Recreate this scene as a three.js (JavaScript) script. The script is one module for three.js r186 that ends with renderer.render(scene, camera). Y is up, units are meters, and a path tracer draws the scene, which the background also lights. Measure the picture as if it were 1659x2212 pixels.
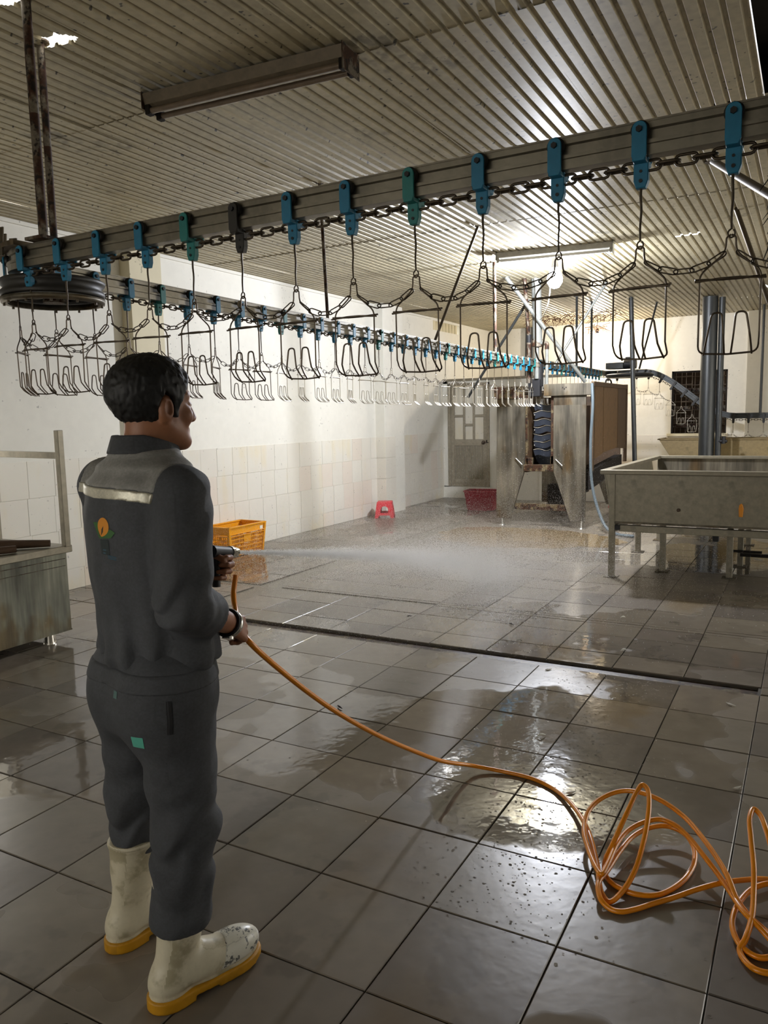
import * as THREE from 'three';
import { mergeGeometries } from 'three/addons/utils/BufferGeometryUtils.js';
import { RoundedBoxGeometry } from 'three/addons/geometries/RoundedBoxGeometry.js';
import { ImprovedNoise } from 'three/addons/math/ImprovedNoise.js';

// ---------------------------------------------------------------- camera, sky, exposure
const scene = new THREE.Scene();
const camera = new THREE.PerspectiveCamera(66.82, 1659 / 2212, 0.05, 80);
camera.position.set(0, 1.5119, 0);
camera.rotation.set(-0.1232178, 0.5020177, -0.021511, 'YXZ');
const renderer = new THREE.WebGLRenderer();
renderer.toneMapping = THREE.LinearToneMapping;
renderer.toneMappingExposure = 1.0;
renderer.shadowMap.enabled = true;
scene.background = new THREE.Color(1.0, 0.965, 0.89);
scene.backgroundIntensity = 5;
const LAMP = { white: 42, warm: 9 };          // candela of the two bulbs that burn

// ---------------------------------------------------------------- helpers
let seed = 7;
const rnd = () => { seed = (seed * 1664525 + 1013904223) >>> 0; return seed / 4294967296; };
const rr = (a, b) => a + (b - a) * rnd();
const V = (x, y, z) => new THREE.Vector3(x, y, z);
const perlin = new ImprovedNoise();
const used = new Map();
function numbered(name) {
  const n = used.get(name) ?? 0; used.set(name, n + 1);
  return n ? name + '_' + String(n).padStart(3, '0') : name;
}
function index(g) {
  if (!g.index) { const n = g.attributes.position.count, a = new Uint32Array(n); for (let i = 0; i < n; i++) a[i] = i; g.setIndex(new THREE.BufferAttribute(a, 1)); }
  for (const k of Object.keys(g.attributes)) if (!['position', 'normal', 'uv'].includes(k)) g.deleteAttribute(k);
  if (!g.attributes.uv) g.setAttribute('uv', new THREE.BufferAttribute(new Float32Array(g.attributes.position.count * 2), 2));
  if (!g.attributes.normal) g.computeVertexNormals();
  return g;
}
const merge = (list) => { list = [].concat(list).map(index); return list.length === 1 ? list[0] : mergeGeometries(list); };
function part(parent, name, geos, mat, label) {
  const m = new THREE.Mesh(merge(geos), mat); m.name = name; m.castShadow = m.receiveShadow = true; parent.add(m);
  if (label) m.userData.label = label;
  return m;
}
function thing(name, label, category, pos = [0, 0, 0], turn = 0, group) {
  const o = new THREE.Group(); o.name = numbered(name); scene.add(o); o.position.set(...pos); o.rotation.y = turn;
  o.userData.label = label; o.userData.category = category; if (group) o.userData.group = group;
  return o;
}
function solo(name, label, category, geos, mat, group) {
  const m = part(scene, numbered(name), geos, mat); m.userData.label = label; m.userData.category = category; if (group) m.userData.group = group;
  return m;
}
function struct(name, geos, mat) { const m = part(scene, name, geos, mat); m.userData.kind = 'structure'; return m; }
function copyOf(root, label, group) {
  const c = root.clone(); c.name = numbered(root.name.replace(/_\d{3}$/, '')); scene.add(c);
  c.userData = { label, category: root.userData.category }; if (group) c.userData.group = group;
  return c;
}
// uv in metres on the box's dominant planes
function metreUV(g) {
  index(g); const p = g.attributes.position, n = g.attributes.normal, u = g.attributes.uv;
  for (let i = 0; i < p.count; i++) {
    const ax = Math.abs(n.getX(i)), ay = Math.abs(n.getY(i)), az = Math.abs(n.getZ(i));
    if (ay >= ax && ay >= az) u.setXY(i, p.getX(i), p.getZ(i)); else if (ax >= az) u.setXY(i, p.getZ(i), p.getY(i)); else u.setXY(i, p.getX(i), p.getY(i));
  }
  return g;
}
const B = (x0, x1, y0, y1, z0, z1) => metreUV(new THREE.BoxGeometry(Math.abs(x1 - x0), Math.abs(y1 - y0), Math.abs(z1 - z0)).translate((x0 + x1) / 2, (y0 + y1) / 2, (z0 + z1) / 2));
const RB = (x0, x1, y0, y1, z0, z1, r = 0.004) => metreUV(new RoundedBoxGeometry(Math.abs(x1 - x0), Math.abs(y1 - y0), Math.abs(z1 - z0), 1, r).translate((x0 + x1) / 2, (y0 + y1) / 2, (z0 + z1) / 2));
function rod(a, b, r, seg = 10, r2 = r) {
  const d = b.clone().sub(a), L = d.length(), g = new THREE.CylinderGeometry(r2, r, L, seg, 1);
  const u = g.attributes.uv; for (let i = 0; i < u.count; i++) u.setXY(i, u.getX(i) * 6.28 * r, u.getY(i) * L);
  return g.applyQuaternion(new THREE.Quaternion().setFromUnitVectors(V(0, 1, 0), d.normalize())).translate((a.x + b.x) / 2, (a.y + b.y) / 2, (a.z + b.z) / 2);
}
function bar(a, b, w, h) {   // square bar from a to b
  const d = b.clone().sub(a), L = d.length(); d.normalize();
  const up = Math.abs(d.y) > 0.9 ? V(0, 0, 1) : V(0, 1, 0), x = up.clone().cross(d).normalize(), y = d.clone().cross(x);
  return metreUV(new RoundedBoxGeometry(w, h, L, 1, Math.min(w, h) * 0.08)).applyMatrix4(new THREE.Matrix4().makeBasis(x, y, d).setPosition((a.x + b.x) / 2, (a.y + b.y) / 2, (a.z + b.z) / 2));
}
// a wire or pipe swept along points, with optional radius per point
function sweep(pts, r, radial = 8, closed = false) {
  const n = pts.length, pos = [], nor = [], uv = [], idx = [], T = [];
  for (let i = 0; i < n; i++) {
    const a = closed ? pts[(i + n - 1) % n] : pts[Math.max(0, i - 1)], b = closed ? pts[(i + 1) % n] : pts[Math.min(n - 1, i + 1)];
    T.push(b.clone().sub(a).normalize());
  }
  let N = Math.abs(T[0].y) < 0.9 ? V(0, 1, 0) : V(1, 0, 0); N = N.sub(T[0].clone().multiplyScalar(N.dot(T[0]))).normalize();
  const rows = closed ? n + 1 : n; let len = 0;
  for (let k = 0; k < rows; k++) {
    const i = k % n, t = T[i]; N = N.clone().sub(t.clone().multiplyScalar(N.dot(t))).normalize();
    const Bn = t.clone().cross(N), rad = Array.isArray(r) ? r[i] : r; if (k) len += pts[i].distanceTo(pts[(i + n - 1) % n]);
    for (let j = 0; j <= radial; j++) {
      const f = (j / radial) * Math.PI * 2, d = N.clone().multiplyScalar(Math.cos(f)).addScaledVector(Bn, Math.sin(f));
      pos.push(pts[i].x + d.x * rad, pts[i].y + d.y * rad, pts[i].z + d.z * rad); nor.push(d.x, d.y, d.z); uv.push((j / radial) * 6.28 * rad, len);
      if (k && j) { const q = (k - 1) * (radial + 1) + j - 1; idx.push(q, q + 1, q + radial + 1, q + 1, q + radial + 2, q + radial + 1); }
    }
  }
  if (!closed) for (const [k, s] of [[0, -1], [rows - 1, 1]]) {
    const c = pos.length / 3; pos.push(pts[k].x, pts[k].y, pts[k].z); nor.push(T[k].x * s, T[k].y * s, T[k].z * s); uv.push(0, 0);
    for (let j = 0; j < radial; j++) { const q = k * (radial + 1) + j; s < 0 ? idx.push(c, q + 1, q) : idx.push(c, q, q + 1); }
  }
  const g = new THREE.BufferGeometry();
  g.setAttribute('position', new THREE.Float32BufferAttribute(pos, 3)); g.setAttribute('normal', new THREE.Float32BufferAttribute(nor, 3)); g.setAttribute('uv', new THREE.Float32BufferAttribute(uv, 2)); g.setIndex(idx);
  return g;
}
// polyline with its corners rounded
function rounded(pts, r, n = 4, closed = false) {
  const out = [], N = pts.length;
  pts.forEach((p, i) => {
    if (!closed && (i === 0 || i === N - 1)) { out.push(p.clone()); return; }
    const a = pts[(i + N - 1) % N], b = pts[(i + 1) % N], da = a.clone().sub(p), db = b.clone().sub(p), k = Math.min(r, da.length() * 0.45, db.length() * 0.45);
    const A = p.clone().addScaledVector(da.normalize(), k), Z = p.clone().addScaledVector(db.normalize(), k);
    for (let j = 0; j <= n; j++) { const t = j / n; out.push(A.clone().multiplyScalar((1 - t) ** 2).addScaledVector(p, 2 * t * (1 - t)).addScaledVector(Z, t * t)); }
  });
  return out;
}
const smooth = (pts, n, closed = false) => new THREE.CatmullRomCurve3(pts, closed, 'centripetal').getPoints(n);
const lathe = (prof, seg = 24) => new THREE.LatheGeometry(prof.map(([r, y]) => new THREE.Vector2(r, y)), seg);
function extrude(pts, depth, holes = [], bevel = 0) {
  const s = new THREE.Shape(pts.map(([x, y]) => new THREE.Vector2(x, y)));
  for (const h of holes) s.holes.push(new THREE.Path(h.map(([x, y]) => new THREE.Vector2(x, y))));
  const g = new THREE.ExtrudeGeometry(s, { depth, bevelEnabled: bevel > 0, bevelSize: bevel, bevelThickness: bevel, bevelSegments: 1, curveSegments: 8 });
  return metreUV(g);
}

// ---------------------------------------------------------------- textures
const hash = (x, y, s) => { let h = (x * 374761393 + y * 668265263 + s * 974711) | 0; h = Math.imul(h ^ (h >>> 13), 1274126177); return ((h ^ (h >>> 16)) >>> 0) / 4294967296; };
function vnoise(x, y, per, s) {   // tiling value noise with `per` cells
  const xi = Math.floor(x), yi = Math.floor(y), fx = x - xi, fy = y - yi, u = fx * fx * (3 - 2 * fx), v = fy * fy * (3 - 2 * fy), m = (a) => ((a % per) + per) % per;
  const a = hash(m(xi), m(yi), s), b = hash(m(xi + 1), m(yi), s), c = hash(m(xi), m(yi + 1), s), d = hash(m(xi + 1), m(yi + 1), s);
  return a + (b - a) * u + (c - a) * v + (a - b - c + d) * u * v;
}
const fbm = (u, v, per, s, oct = 5) => { let t = 0, a = 0.5, n = 0; for (let i = 0; i < oct; i++) { t += a * vnoise(u * per, v * per, per, s + i); n += a; a *= 0.55; per *= 2; } return t / n; };
const sat = (x) => Math.max(0, Math.min(1, x)), sstep = (a, b, x) => { const t = sat((x - a) / (b - a)); return t * t * (3 - 2 * t); };
function tex(n, fn, size, color = true) {
  const d = new Uint8Array(n * n * 4);
  for (let y = 0; y < n; y++) for (let x = 0; x < n; x++) {
    const c = fn((x + 0.5) / n, (y + 0.5) / n, x, y), i = (y * n + x) * 4, a = Array.isArray(c) ? c : [c, c, c];
    for (let k = 0; k < 3; k++) d[i + k] = Math.round(sat(a[k]) * 255);
    d[i + 3] = 255;
  }
  const t = new THREE.DataTexture(d, n, n, THREE.RGBAFormat); t.magFilter = t.minFilter = THREE.LinearFilter; t.wrapS = t.wrapT = THREE.RepeatWrapping;
  const s = Array.isArray(size) ? size : [size, size]; t.repeat.set(1 / s[0], 1 / s[1]); if (color) t.colorSpace = THREE.SRGBColorSpace; t.needsUpdate = true;
  return t;
}
const mixc = (a, b, t) => a.map((x, i) => x + (b[i] - x) * t);
const std = (o) => new THREE.MeshStandardMaterial(o), phys = (o) => new THREE.MeshPhysicalMaterial(o);
const hex = (h) => new THREE.Color(h);

const T = {};
// floor: grey-beige ceramic with faint smears and grit; water film decides the roughness
T.floor = tex(1024, (u, v) => {
  const a = fbm(u, v, 4, 11), b = fbm(u, v, 40, 12, 3), c = fbm(u, v, 12, 13), k = 0.90 + 0.16 * (a - 0.5) + 0.10 * (b - 0.5) - 0.10 * sstep(0.62, 0.72, c), y = sstep(0.55, 0.75, fbm(u, v, 3, 15));
  return mixc([k, k, k], [k * 0.95, k * 0.90, k * 0.80], y);
}, 2.4);
T.wet = tex(1024, (u, v) => {
  const a = fbm(u, v, 5, 21), b = fbm(u, v, 60, 22, 2), s = sstep(0.50, 0.535, a + (b - 0.5) * 0.05);
  return 0.30 * (1 - s) + 0.055 * s + 0.05 * (b - 0.5);
}, 5.2, false);
T.ripple = tex(512, (u, v) => 0.55 * fbm(u, v, 6, 31, 4) + 0.45 * fbm(u, v, 30, 32, 3), 1.3, false);
// whitewashed wall: fine grain, specks, drips, grey smudges
T.wall = tex(1024, (u, v, x, y) => {
  const a = fbm(u, v, 4, 41), b = fbm(u, v, 48, 42, 3), s = sstep(0.80, 0.86, fbm(u, v, 120, 43, 2)) * sstep(0.55, 0.65, fbm(u, v, 8, 44)), k = 0.955 + 0.05 * (a - 0.5) + 0.03 * (b - 0.5) - 0.22 * s;
  return [k, k * 0.995, k * 0.975];
}, 3);
T.tile = tex(512, (u, v) => {
  const a = fbm(u, v, 5, 51), s = sstep(0.8, 0.86, fbm(u, v, 60, 52, 3)), y = sstep(0.5, 0.8, fbm(u * 1, v * 0.4, 9, 53)), k = 0.95 + 0.05 * (a - 0.5) - 0.18 * s;
  return [k, k * (1 - 0.01 - 0.02 * y), k * (1 - 0.03 - 0.07 * y)];
}, 2);
// ceiling sheets: off-white paint over zinc, spangle, fly specks, dark mould
T.sheet = tex(1024, (u, v) => {
  const a = fbm(u, v, 5, 61), g = fbm(u, v, 70, 62, 2), sp = sstep(0.83, 0.87, fbm(u, v, 80, 63, 2)), m = sstep(0.60, 0.76, fbm(u, v, 6, 64)) * sstep(0.4, 0.7, fbm(u, v, 40, 65, 3));
  const k = 0.86 + 0.14 * (a - 0.5) + 0.12 * (g - 0.5) - 0.5 * sp - 0.22 * m;
  return [k, k * 0.985, k * 0.93];
}, 2.2);
// stainless sheet: vertical runs, scale, scratches (v runs up)
T.steel = tex(1024, (u, v) => {
  const run = fbm(u, v * 0.12, 24, 71, 5), blot = fbm(u, v, 5, 72), fine = fbm(u, v * 0.06, 120, 73, 2), k = 0.62 + 0.5 * (run - 0.5) + 0.25 * (blot - 0.5) + 0.14 * (fine - 0.5);
  const r = sstep(0.52, 0.74, fbm(u, v * 0.5, 7, 74));
  return mixc([k, k * 0.99, k * 0.96], [k * 0.80, k * 0.66, k * 0.46], r * 0.75);
}, 1.6);
T.steelR = tex(512, (u, v) => 0.36 + 0.36 * fbm(u, v * 0.2, 14, 75), 1.2, false);
T.rust = tex(512, (u, v) => {
  const r = sstep(0.42, 0.6, fbm(u, v * 0.5, 10, 81)), g = fbm(u, v, 60, 82, 3), d = sstep(0.55, 0.7, fbm(u, v, 22, 83)), k = 0.7 + 0.3 * (g - 0.5);
  return mixc(mixc([k * 0.75, k * 0.73, k * 0.68], [k * 0.42, k * 0.27, k * 0.17], r), [0.07, 0.055, 0.045], d * 0.75);
}, 0.5);
T.grime = tex(512, (u, v) => { const g = fbm(u, v, 14, 91, 4), h = sstep(0.55, 0.8, fbm(u, v, 5, 95)), k = 0.9 + 0.16 * (g - 0.5) - 0.1 * h; return [k, k * 0.985, k * 0.95]; }, 0.4);
T.weave = tex(512, (u, v, x, y) => 0.5 + 0.25 * Math.sin(x * 0.785) * Math.cos(y * 0.785) + 0.35 * (fbm(u, v, 40, 101, 3) - 0.5), 0.05, false);
T.cloth = tex(512, (u, v) => { const k = 0.9 + 0.22 * (fbm(u, v, 7, 111) - 0.5) + 0.18 * (fbm(u, v, 90, 112, 2) - 0.5); return k; }, 0.35);

const M = {
  wall: std({ color: hex('#e9e7e0'), map: T.wall, roughness: 0.72 }),
  cream: std({ color: hex('#d8cfb4'), map: T.wall, roughness: 0.7 }),
  grout: std({ color: hex('#4b443a'), map: T.grime, roughness: 0.6 }),
  channel: std({ color: hex('#b0a080'), map: T.rust, roughness: 0.45 }),
  wallTile: [['#e9e7df'], ['#e8e5dc'], ['#e7e4dc'], ['#e8e0d6']].map(([c]) => std({ color: hex(c), map: T.tile, roughness: 0.28 })),
  sheet: std({ color: hex('#c2b9a2'), map: T.sheet, roughness: 0.46, metalness: 0.12 }),
  sheetPale: std({ color: hex('#c7bfa8'), map: T.sheet, roughness: 0.46, metalness: 0.12 }),
  inside: std({ color: hex('#5a4a3c'), map: T.grime, roughness: 0.9 }),
  concrete: std({ color: hex('#7d786d'), map: T.grime, roughness: 0.3 }),
  dark: std({ color: hex('#241e1a'), map: T.grime, roughness: 0.9 }),
  steel: std({ color: hex('#a29a8b'), map: T.steel, roughnessMap: T.steelR, roughness: 1, metalness: 0.55 }),
  steelClean: std({ color: hex('#918c7f'), map: T.grime, roughness: 0.4, metalness: 0.5 }),
  rail: std({ color: hex('#97938a'), map: T.grime, roughness: 0.38, metalness: 0.7 }),
  chain: std({ color: hex('#5b5247'), map: T.grime, roughness: 0.45, metalness: 0.75 }),
  wire: std({ color: hex('#6d6256'), map: T.grime, roughness: 0.36, metalness: 0.75 }),
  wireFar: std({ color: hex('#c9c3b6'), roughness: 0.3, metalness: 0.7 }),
  blue: std({ color: hex('#1f84b4'), map: T.grime, roughness: 0.5 }),
  teal: std({ color: hex('#22898c'), map: T.grime, roughness: 0.5 }),
  black: std({ color: hex('#17171a'), roughness: 0.55 }),
  nylon: std({ color: hex('#262421'), roughness: 0.5 }),
  pale: std({ color: hex('#b7ab97'), roughness: 0.55 }),
  rust: std({ color: hex('#d9cfc4'), map: T.rust, roughness: 0.7, metalness: 0.3 }),
  pipe: std({ color: hex('#8f9393'), map: T.grime, roughness: 0.4, metalness: 0.35 }),
  darkPipe: std({ color: hex('#45484a'), map: T.grime, roughness: 0.4, metalness: 0.4 }),
};
const FLOOR = ['#80776a', '#7a7165', '#877d70', '#756c62', '#7f7668', '#6f675e'].map((c) => std({ color: hex(c), map: T.floor, roughnessMap: T.wet, roughness: 1, bumpMap: T.ripple, bumpScale: 0.0012, metalness: 0 }));
// ================================================================ THE ROOM
const XW = -5.86, ZB = -15.3, HC = 3.19, XR = 3.6, ZF = 2.4;
// floor slab with its drain channels
const CH = [[-4.37, -0.19, -4.55, -4.43], [-4.37, -4.12, -12.2, -4.55], [XW, -4.37, -5.58, -5.48], [-4.12, -2.6, -5.56, -5.5]];
const REG = [[XW, XR, -4.43, ZF], [-0.19, XR, -4.55, -4.43], [XW, -4.37, -4.55, -4.43], [XW, -4.37, -5.48, -4.55], [XW, -4.37, ZB, -5.58], [-4.37, -4.12, ZB, -12.2],
  [-4.12, XR, -5.5, -4.55], [-2.6, XR, -5.56, -5.5], [-4.12, XR, ZB, -5.56]];
const floor = struct('floor', [B(XW - 0.2, XR + 0.2, -0.25, -0.055, ZB - 0.2, ZF + 0.2), ...REG.map(([a, b, c, d]) => B(a, b, -0.06, -0.007, c, d))], M.grout);
CH.forEach(([a, b, c, d], i) => part(floor, 'drain_channel', B(a, b, -0.058, i ? -0.008 : -0.02, c, d), i ? M.concrete : M.channel));
function tileGeo(x0, x1, z0, z1, seedTone) {
  const g = 0.0022, b = 0.0025, X0 = x0 + g, X1 = x1 - g, Z0 = z0 + g, Z1 = z1 - g, cx = (X0 + X1) / 2, cz = (Z0 + Z1) / 2;
  const lift = rr(-0.0012, 0.0012), tx = rr(-0.0022, 0.0022), tz = rr(-0.0022, 0.0022), y = (x, z) => lift + (x - cx) * tx + (z - cz) * tz;
  const pos = [], uv = [], idx = [], quad = (...q) => { const n = pos.length / 3; for (const [x, yy, z] of q) { pos.push(x, yy, z); uv.push(x, z); } idx.push(n, n + 1, n + 2, n, n + 2, n + 3); };
  const top = [[X0 + b, Z0 + b], [X0 + b, Z1 - b], [X1 - b, Z1 - b], [X1 - b, Z0 + b]].map(([x, z]) => [x, y(x, z), z]);
  const mid = [[X0, Z0], [X0, Z1], [X1, Z1], [X1, Z0]].map(([x, z]) => [x, y(x, z) - 0.002, z]), low = mid.map(([x, , z]) => [x, -0.012, z]);
  quad(...top);
  for (let i = 0; i < 4; i++) { const j = (i + 1) % 4; quad(mid[i], mid[j], top[j], top[i]); quad(low[i], low[j], mid[j], mid[i]); }
  const G = new THREE.BufferGeometry(); G.setAttribute('position', new THREE.Float32BufferAttribute(pos, 3)); G.setAttribute('uv', new THREE.Float32BufferAttribute(uv, 2)); G.setIndex(idx); G.computeVertexNormals();
  return G;
}
{
  const all = [], eye = camera.position;
  for (const [a, b, c, d] of REG) for (let i = -11; i < 15; i++) for (let k = -9; k < 37; k++) {
    const x1 = Math.min(b, -0.5764 - 0.4 * i), x0 = Math.max(a, -0.9764 - 0.4 * i), z1 = Math.min(d, -1.2156 - 0.4 * k), z0 = Math.max(c, -1.6156 - 0.4 * k);
    if (x1 - x0 < 0.03 || z1 - z0 < 0.03) continue;
    const cx = (x0 + x1) / 2, cz = (z0 + z1) / 2, q = V(cx, 0, cz).sub(eye), dd = q.length(), f = q.x * -0.481 + q.z * -0.876, s = q.x * 0.876 + q.z * -0.481, seen = f > 0.7 && Math.abs(s) < f * 0.56 + 0.4;
    all.push({ r: [x0, x1, z0, z1], area: seen ? ((x1 - x0) * (z1 - z0)) / dd ** 3 : 0, seen });
  }
  all.sort((p, q) => q.area - p.area);
  const far = [];
  all.forEach((t, i) => {
    const g = tileGeo(...t.r), m = Math.floor(rnd() * 6);
    if (i < 298 && t.seen) part(floor, i ? 'tile_' + String(i).padStart(3, '0') : 'tile', g, FLOOR[m]); else far.push(g);
  });
  part(floor, 'distant_tiles', far, FLOOR[0]).userData.kind = 'stuff';
}
// left wall, with the ventilation slots near its far end and a doorway outside the frame
const wl = struct('wall_left', [B(XW - 0.2, XW, -0.05, 2.99, ZB - 0.2, -3.95), B(XW - 0.2, XW, -0.05, HC + 0.1, -2.85, ZF + 0.2), B(XW - 0.2, XW, 2.1, HC + 0.1, -3.95, -2.85), B(XW - 0.2, XW, 2.99, HC + 0.1, -12.6, -3.95), B(XW - 0.2, XW, 2.99, HC + 0.1, ZB - 0.2, -13.85), B(XW - 0.2, XW, 3.15, HC + 0.1, -13.85, -12.6)], M.wall);
for (let i = 0; i < 8; i++) part(wl, 'vent_fin', B(XW - 0.18, XW - 0.02, 2.99, 3.15, -12.74 - i * 0.137, -12.675 - i * 0.137), M.cream);
function wallTiles(parent, horizontal, from, to, rows, at, w) {   // horizontal: runs along z at x = at, else along x at z = at
  let n = 0;
  for (let r = 0; r + 1 < rows.length; r++) for (let s = from + (r % 2 ? 0 : 0.02); s < to - 0.03; s += w) {
    const e = Math.min(to, s + w), proud = rr(0.004, 0.0065), g = 0.0013;
    const geo = horizontal ? RB(at - 0.004, at + proud, rows[r] + g, rows[r + 1] - g, s + g, e - g, 0.0015) : RB(s + g, e - g, rows[r] + g, rows[r + 1] - g, at - 0.004, at + proud, 0.0015);
    part(parent, n ? 'wall_tile_' + String(n).padStart(3, '0') : 'wall_tile', geo, M.wallTile[rnd() < 0.86 ? Math.floor(rnd() * 3) : 3]); n++;
  }
}
wallTiles(wl, true, -12.99, -4.0, [0, 0.19, 0.55, 0.87, 1.19], XW, 0.27);
// pilasters on the left wall
for (const [z0, z1, p, m] of [[-11.12, -10.47, 0.16, 0], [-5.94, -5.52, 0.13, 1]]) {
  const c = part(wl, 'pilaster', RB(XW - 0.02, XW + p, -0.01, HC + 0.01, z0, z1, 0.006), m ? M.cream : M.wall);
  if (!m) for (let r = 0; r < 3; r++) part(c, 'pilaster_tile', RB(XW + 0.003, XW + p + 0.006, [0.19, 0.55, 0.87][r] + 0.002, [0.55, 0.87, 1.19][r] - 0.002, -10.8, -10.464, 0.0015), M.wallTile[1]);
}
part(wl, 'cornice', RB(XW - 0.01, XW + 0.02, HC - 0.035, HC, -12.5, -4.0, 0.004), M.wall);
// back wall with its window opening
const WX0 = -2.28, WX1 = -1.33, WY0 = 1.07, WY1 = 2.21;
const wb = struct('wall_back', [B(XW - 0.2, WX0, -0.05, HC + 0.1, ZB - 0.2, ZB), B(WX1, XR + 0.2, -0.05, HC + 0.1, ZB - 0.2, ZB), B(WX0, WX1, -0.05, WY0, ZB - 0.2, ZB), B(WX0, WX1, WY1, HC + 0.1, ZB - 0.2, ZB)], M.wall);
wallTiles(wb, false, -4.1, -0.2, [0.0, 0.19, 0.55, 0.87, 1.05], ZB, 0.3);
part(wb, 'pilaster', RB(-1.02, -0.55, 0, HC, ZB - 0.02, ZB + 0.14, 0.006), M.wall);
struct('wall_right', [B(XR, XR + 0.2, -0.05, HC + 1.3, ZB - 0.2, -11.6), B(XR, XR + 0.2, -0.05, HC + 1.3, -5.4, ZF + 0.2), B(XR, XR + 0.2, 2.8, HC + 1.3, -11.6, -5.4)], M.wall);
struct('wall_front', [B(XW - 0.2, XR + 0.2, -0.05, 0.9, ZF, ZF + 0.2), B(XW - 0.2, XR + 0.2, 2.3, HC + 1.3, ZF, ZF + 0.2), B(XW - 0.2, -4.4, 0.9, 2.3, ZF, ZF + 0.2), B(-1.2, XR + 0.2, 0.9, 2.3, ZF, ZF + 0.2)], M.wall);
// room behind the window
struct('back_room', [B(-3.6, 0.2, 0, 0.2, -18.2, ZB - 0.2), B(-3.6, 0.2, 3.0, 3.2, -18.2, ZB - 0.2), B(-3.6, 0.2, 0, 3.2, -18.2, -18), B(-3.6, -3.4, 0, 3.2, -18.2, ZB - 0.2), B(0, 0.2, 0, 2.2, -18.2, ZB - 0.2)], M.inside);
const win = struct('window_1', RB(WX0 - 0.06, WX1 + 0.03, WY0 - 0.05, WY0, ZB - 0.15, ZB + 0.07, 0.006), M.cream);
part(win, 'window_frame', [B(WX0, WX0 + 0.03, WY0, WY1, ZB - 0.1, ZB - 0.06), B(WX1 - 0.03, WX1, WY0, WY1, ZB - 0.1, ZB - 0.06), B(WX0, WX1, WY1 - 0.03, WY1, ZB - 0.1, ZB - 0.06)], M.dark);
// partition with the service door in the far left corner
const ZP = -13;
const wp = struct('wall_partition', [B(-4.97, -4.02, 0, 2.1, ZP - 0.12, ZP), B(XW, -4.97, 0, 0.215, ZP - 0.12, ZP), B(XW, -5.76, 0.2, 2.1, ZP - 0.12, ZP), B(XW, -4.97, 2.06, 2.1, ZP - 0.12, ZP)], M.wall);
part(wp, 'ledge', RB(XW, -3.4, 2.1, 2.14, ZP - 0.2, ZP + 0.03, 0.005), M.steelClean);
part(wp, 'partition_end', RB(-4.06, -3.96, 0, 2.1, ZP - 0.14, ZP + 0.02, 0.004), M.wall);
{
  const DM = std({ color: hex('#a39c8d'), map: T.grime, roughness: 0.5 }), PM = std({ color: hex('#d9d6cb'), map: T.tile, roughness: 0.3 });
  const x0 = -5.76, x1 = -4.97, y0 = 0.215, y1 = 2.06, z = ZP + 0.01;
  const d = struct('door_1', [B(x0, x1, y0, 0.95, z - 0.04, z - 0.012)], DM);
  part(d, 'door_frame', [RB(x0, x0 + 0.05, y0, y1, z - 0.05, z + 0.02), RB(x1 - 0.04, x1, y0, y1, z - 0.05, z + 0.02), RB(x0, x1, y1 - 0.05, y1, z - 0.05, z + 0.02), RB(x0, x1, y0, y0 + 0.05, z - 0.05, z + 0.01)], DM);
  part(d, 'door_stile', [RB(x0 + 0.05, x0 + 0.12, y0 + 0.05, y1 - 0.05, z - 0.03, z + 0.008), RB(x1 - 0.11, x1 - 0.04, y0 + 0.05, y1 - 0.05, z - 0.03, z + 0.008)], DM);
  part(d, 'door_rail', [RB(x0 + 0.12, x1 - 0.11, 0.95, 1.06, z - 0.03, z + 0.008), RB(x0 + 0.12, x1 - 0.11, y0 + 0.05, y0 + 0.13, z - 0.03, z + 0.006)], DM);
  const slats = 22, sw = (x1 - 0.11 - x0 - 0.12) / slats;
  for (let i = 0; i < slats; i++) part(d, 'door_slat', RB(x0 + 0.12 + i * sw + 0.003, x0 + 0.12 + (i + 1) * sw - 0.003, y0 + 0.13, 0.95, z - 0.02, z + 0.001, 0.003), DM);
  const px = [x0 + 0.12, x0 + 0.29, x0 + 0.325, x0 + 0.475, x0 + 0.51, x1 - 0.11];
  const cols = [[px[0], px[1], [1.06, 1.46, 1.5, 2.0]], [px[2], px[3], [1.06, 1.3, 1.34, 1.66, 1.7, 2.0]], [px[4], px[5], [1.06, 1.46, 1.5, 2.0]]];
  part(d, 'glazing_bar', [RB(px[1], px[2], 1.06, 2.01, z - 0.03, z + 0.006), RB(px[3], px[4], 1.06, 2.01, z - 0.03, z + 0.006), RB(px[0], px[1], 1.46, 1.5, z - 0.03, z + 0.006), RB(px[4], px[5], 1.46, 1.5, z - 0.03, z + 0.006), RB(px[2], px[3], 1.3, 1.34, z - 0.03, z + 0.006), RB(px[2], px[3], 1.66, 1.7, z - 0.03, z + 0.006)], DM);
  for (const [a, b, ys] of cols) for (let i = 0; i < ys.length; i += 2) part(d, 'door_panel', RB(a, b, ys[i], ys[i + 1], z - 0.028, z - 0.016, 0.003), PM);
  part(d, 'door_knob', [lathe([[0, 0.05], [0.02, 0.048], [0.026, 0.035], [0.012, 0.02], [0.012, 0.006], [0.038, 0.004], [0.038, 0]], 16).rotateX(Math.PI / 2).translate(x1 - 0.11, 1.005, z + 0.008)], M.rust);
  part(d, 'door_latch', [RB(x1 - 0.055, x1 - 0.035, 1.0, 1.05, z + 0.008, z + 0.03), RB(x1 - 0.05, x1 - 0.01, 1.0, 1.012, z + 0.015, z + 0.03)], M.dark);
}
// concrete curb behind the plucking machine
struct('plinth_1', RB(-3.3, 1.2, 0, 0.34, -14.3, -13.1, 0.01), M.wall);
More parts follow.
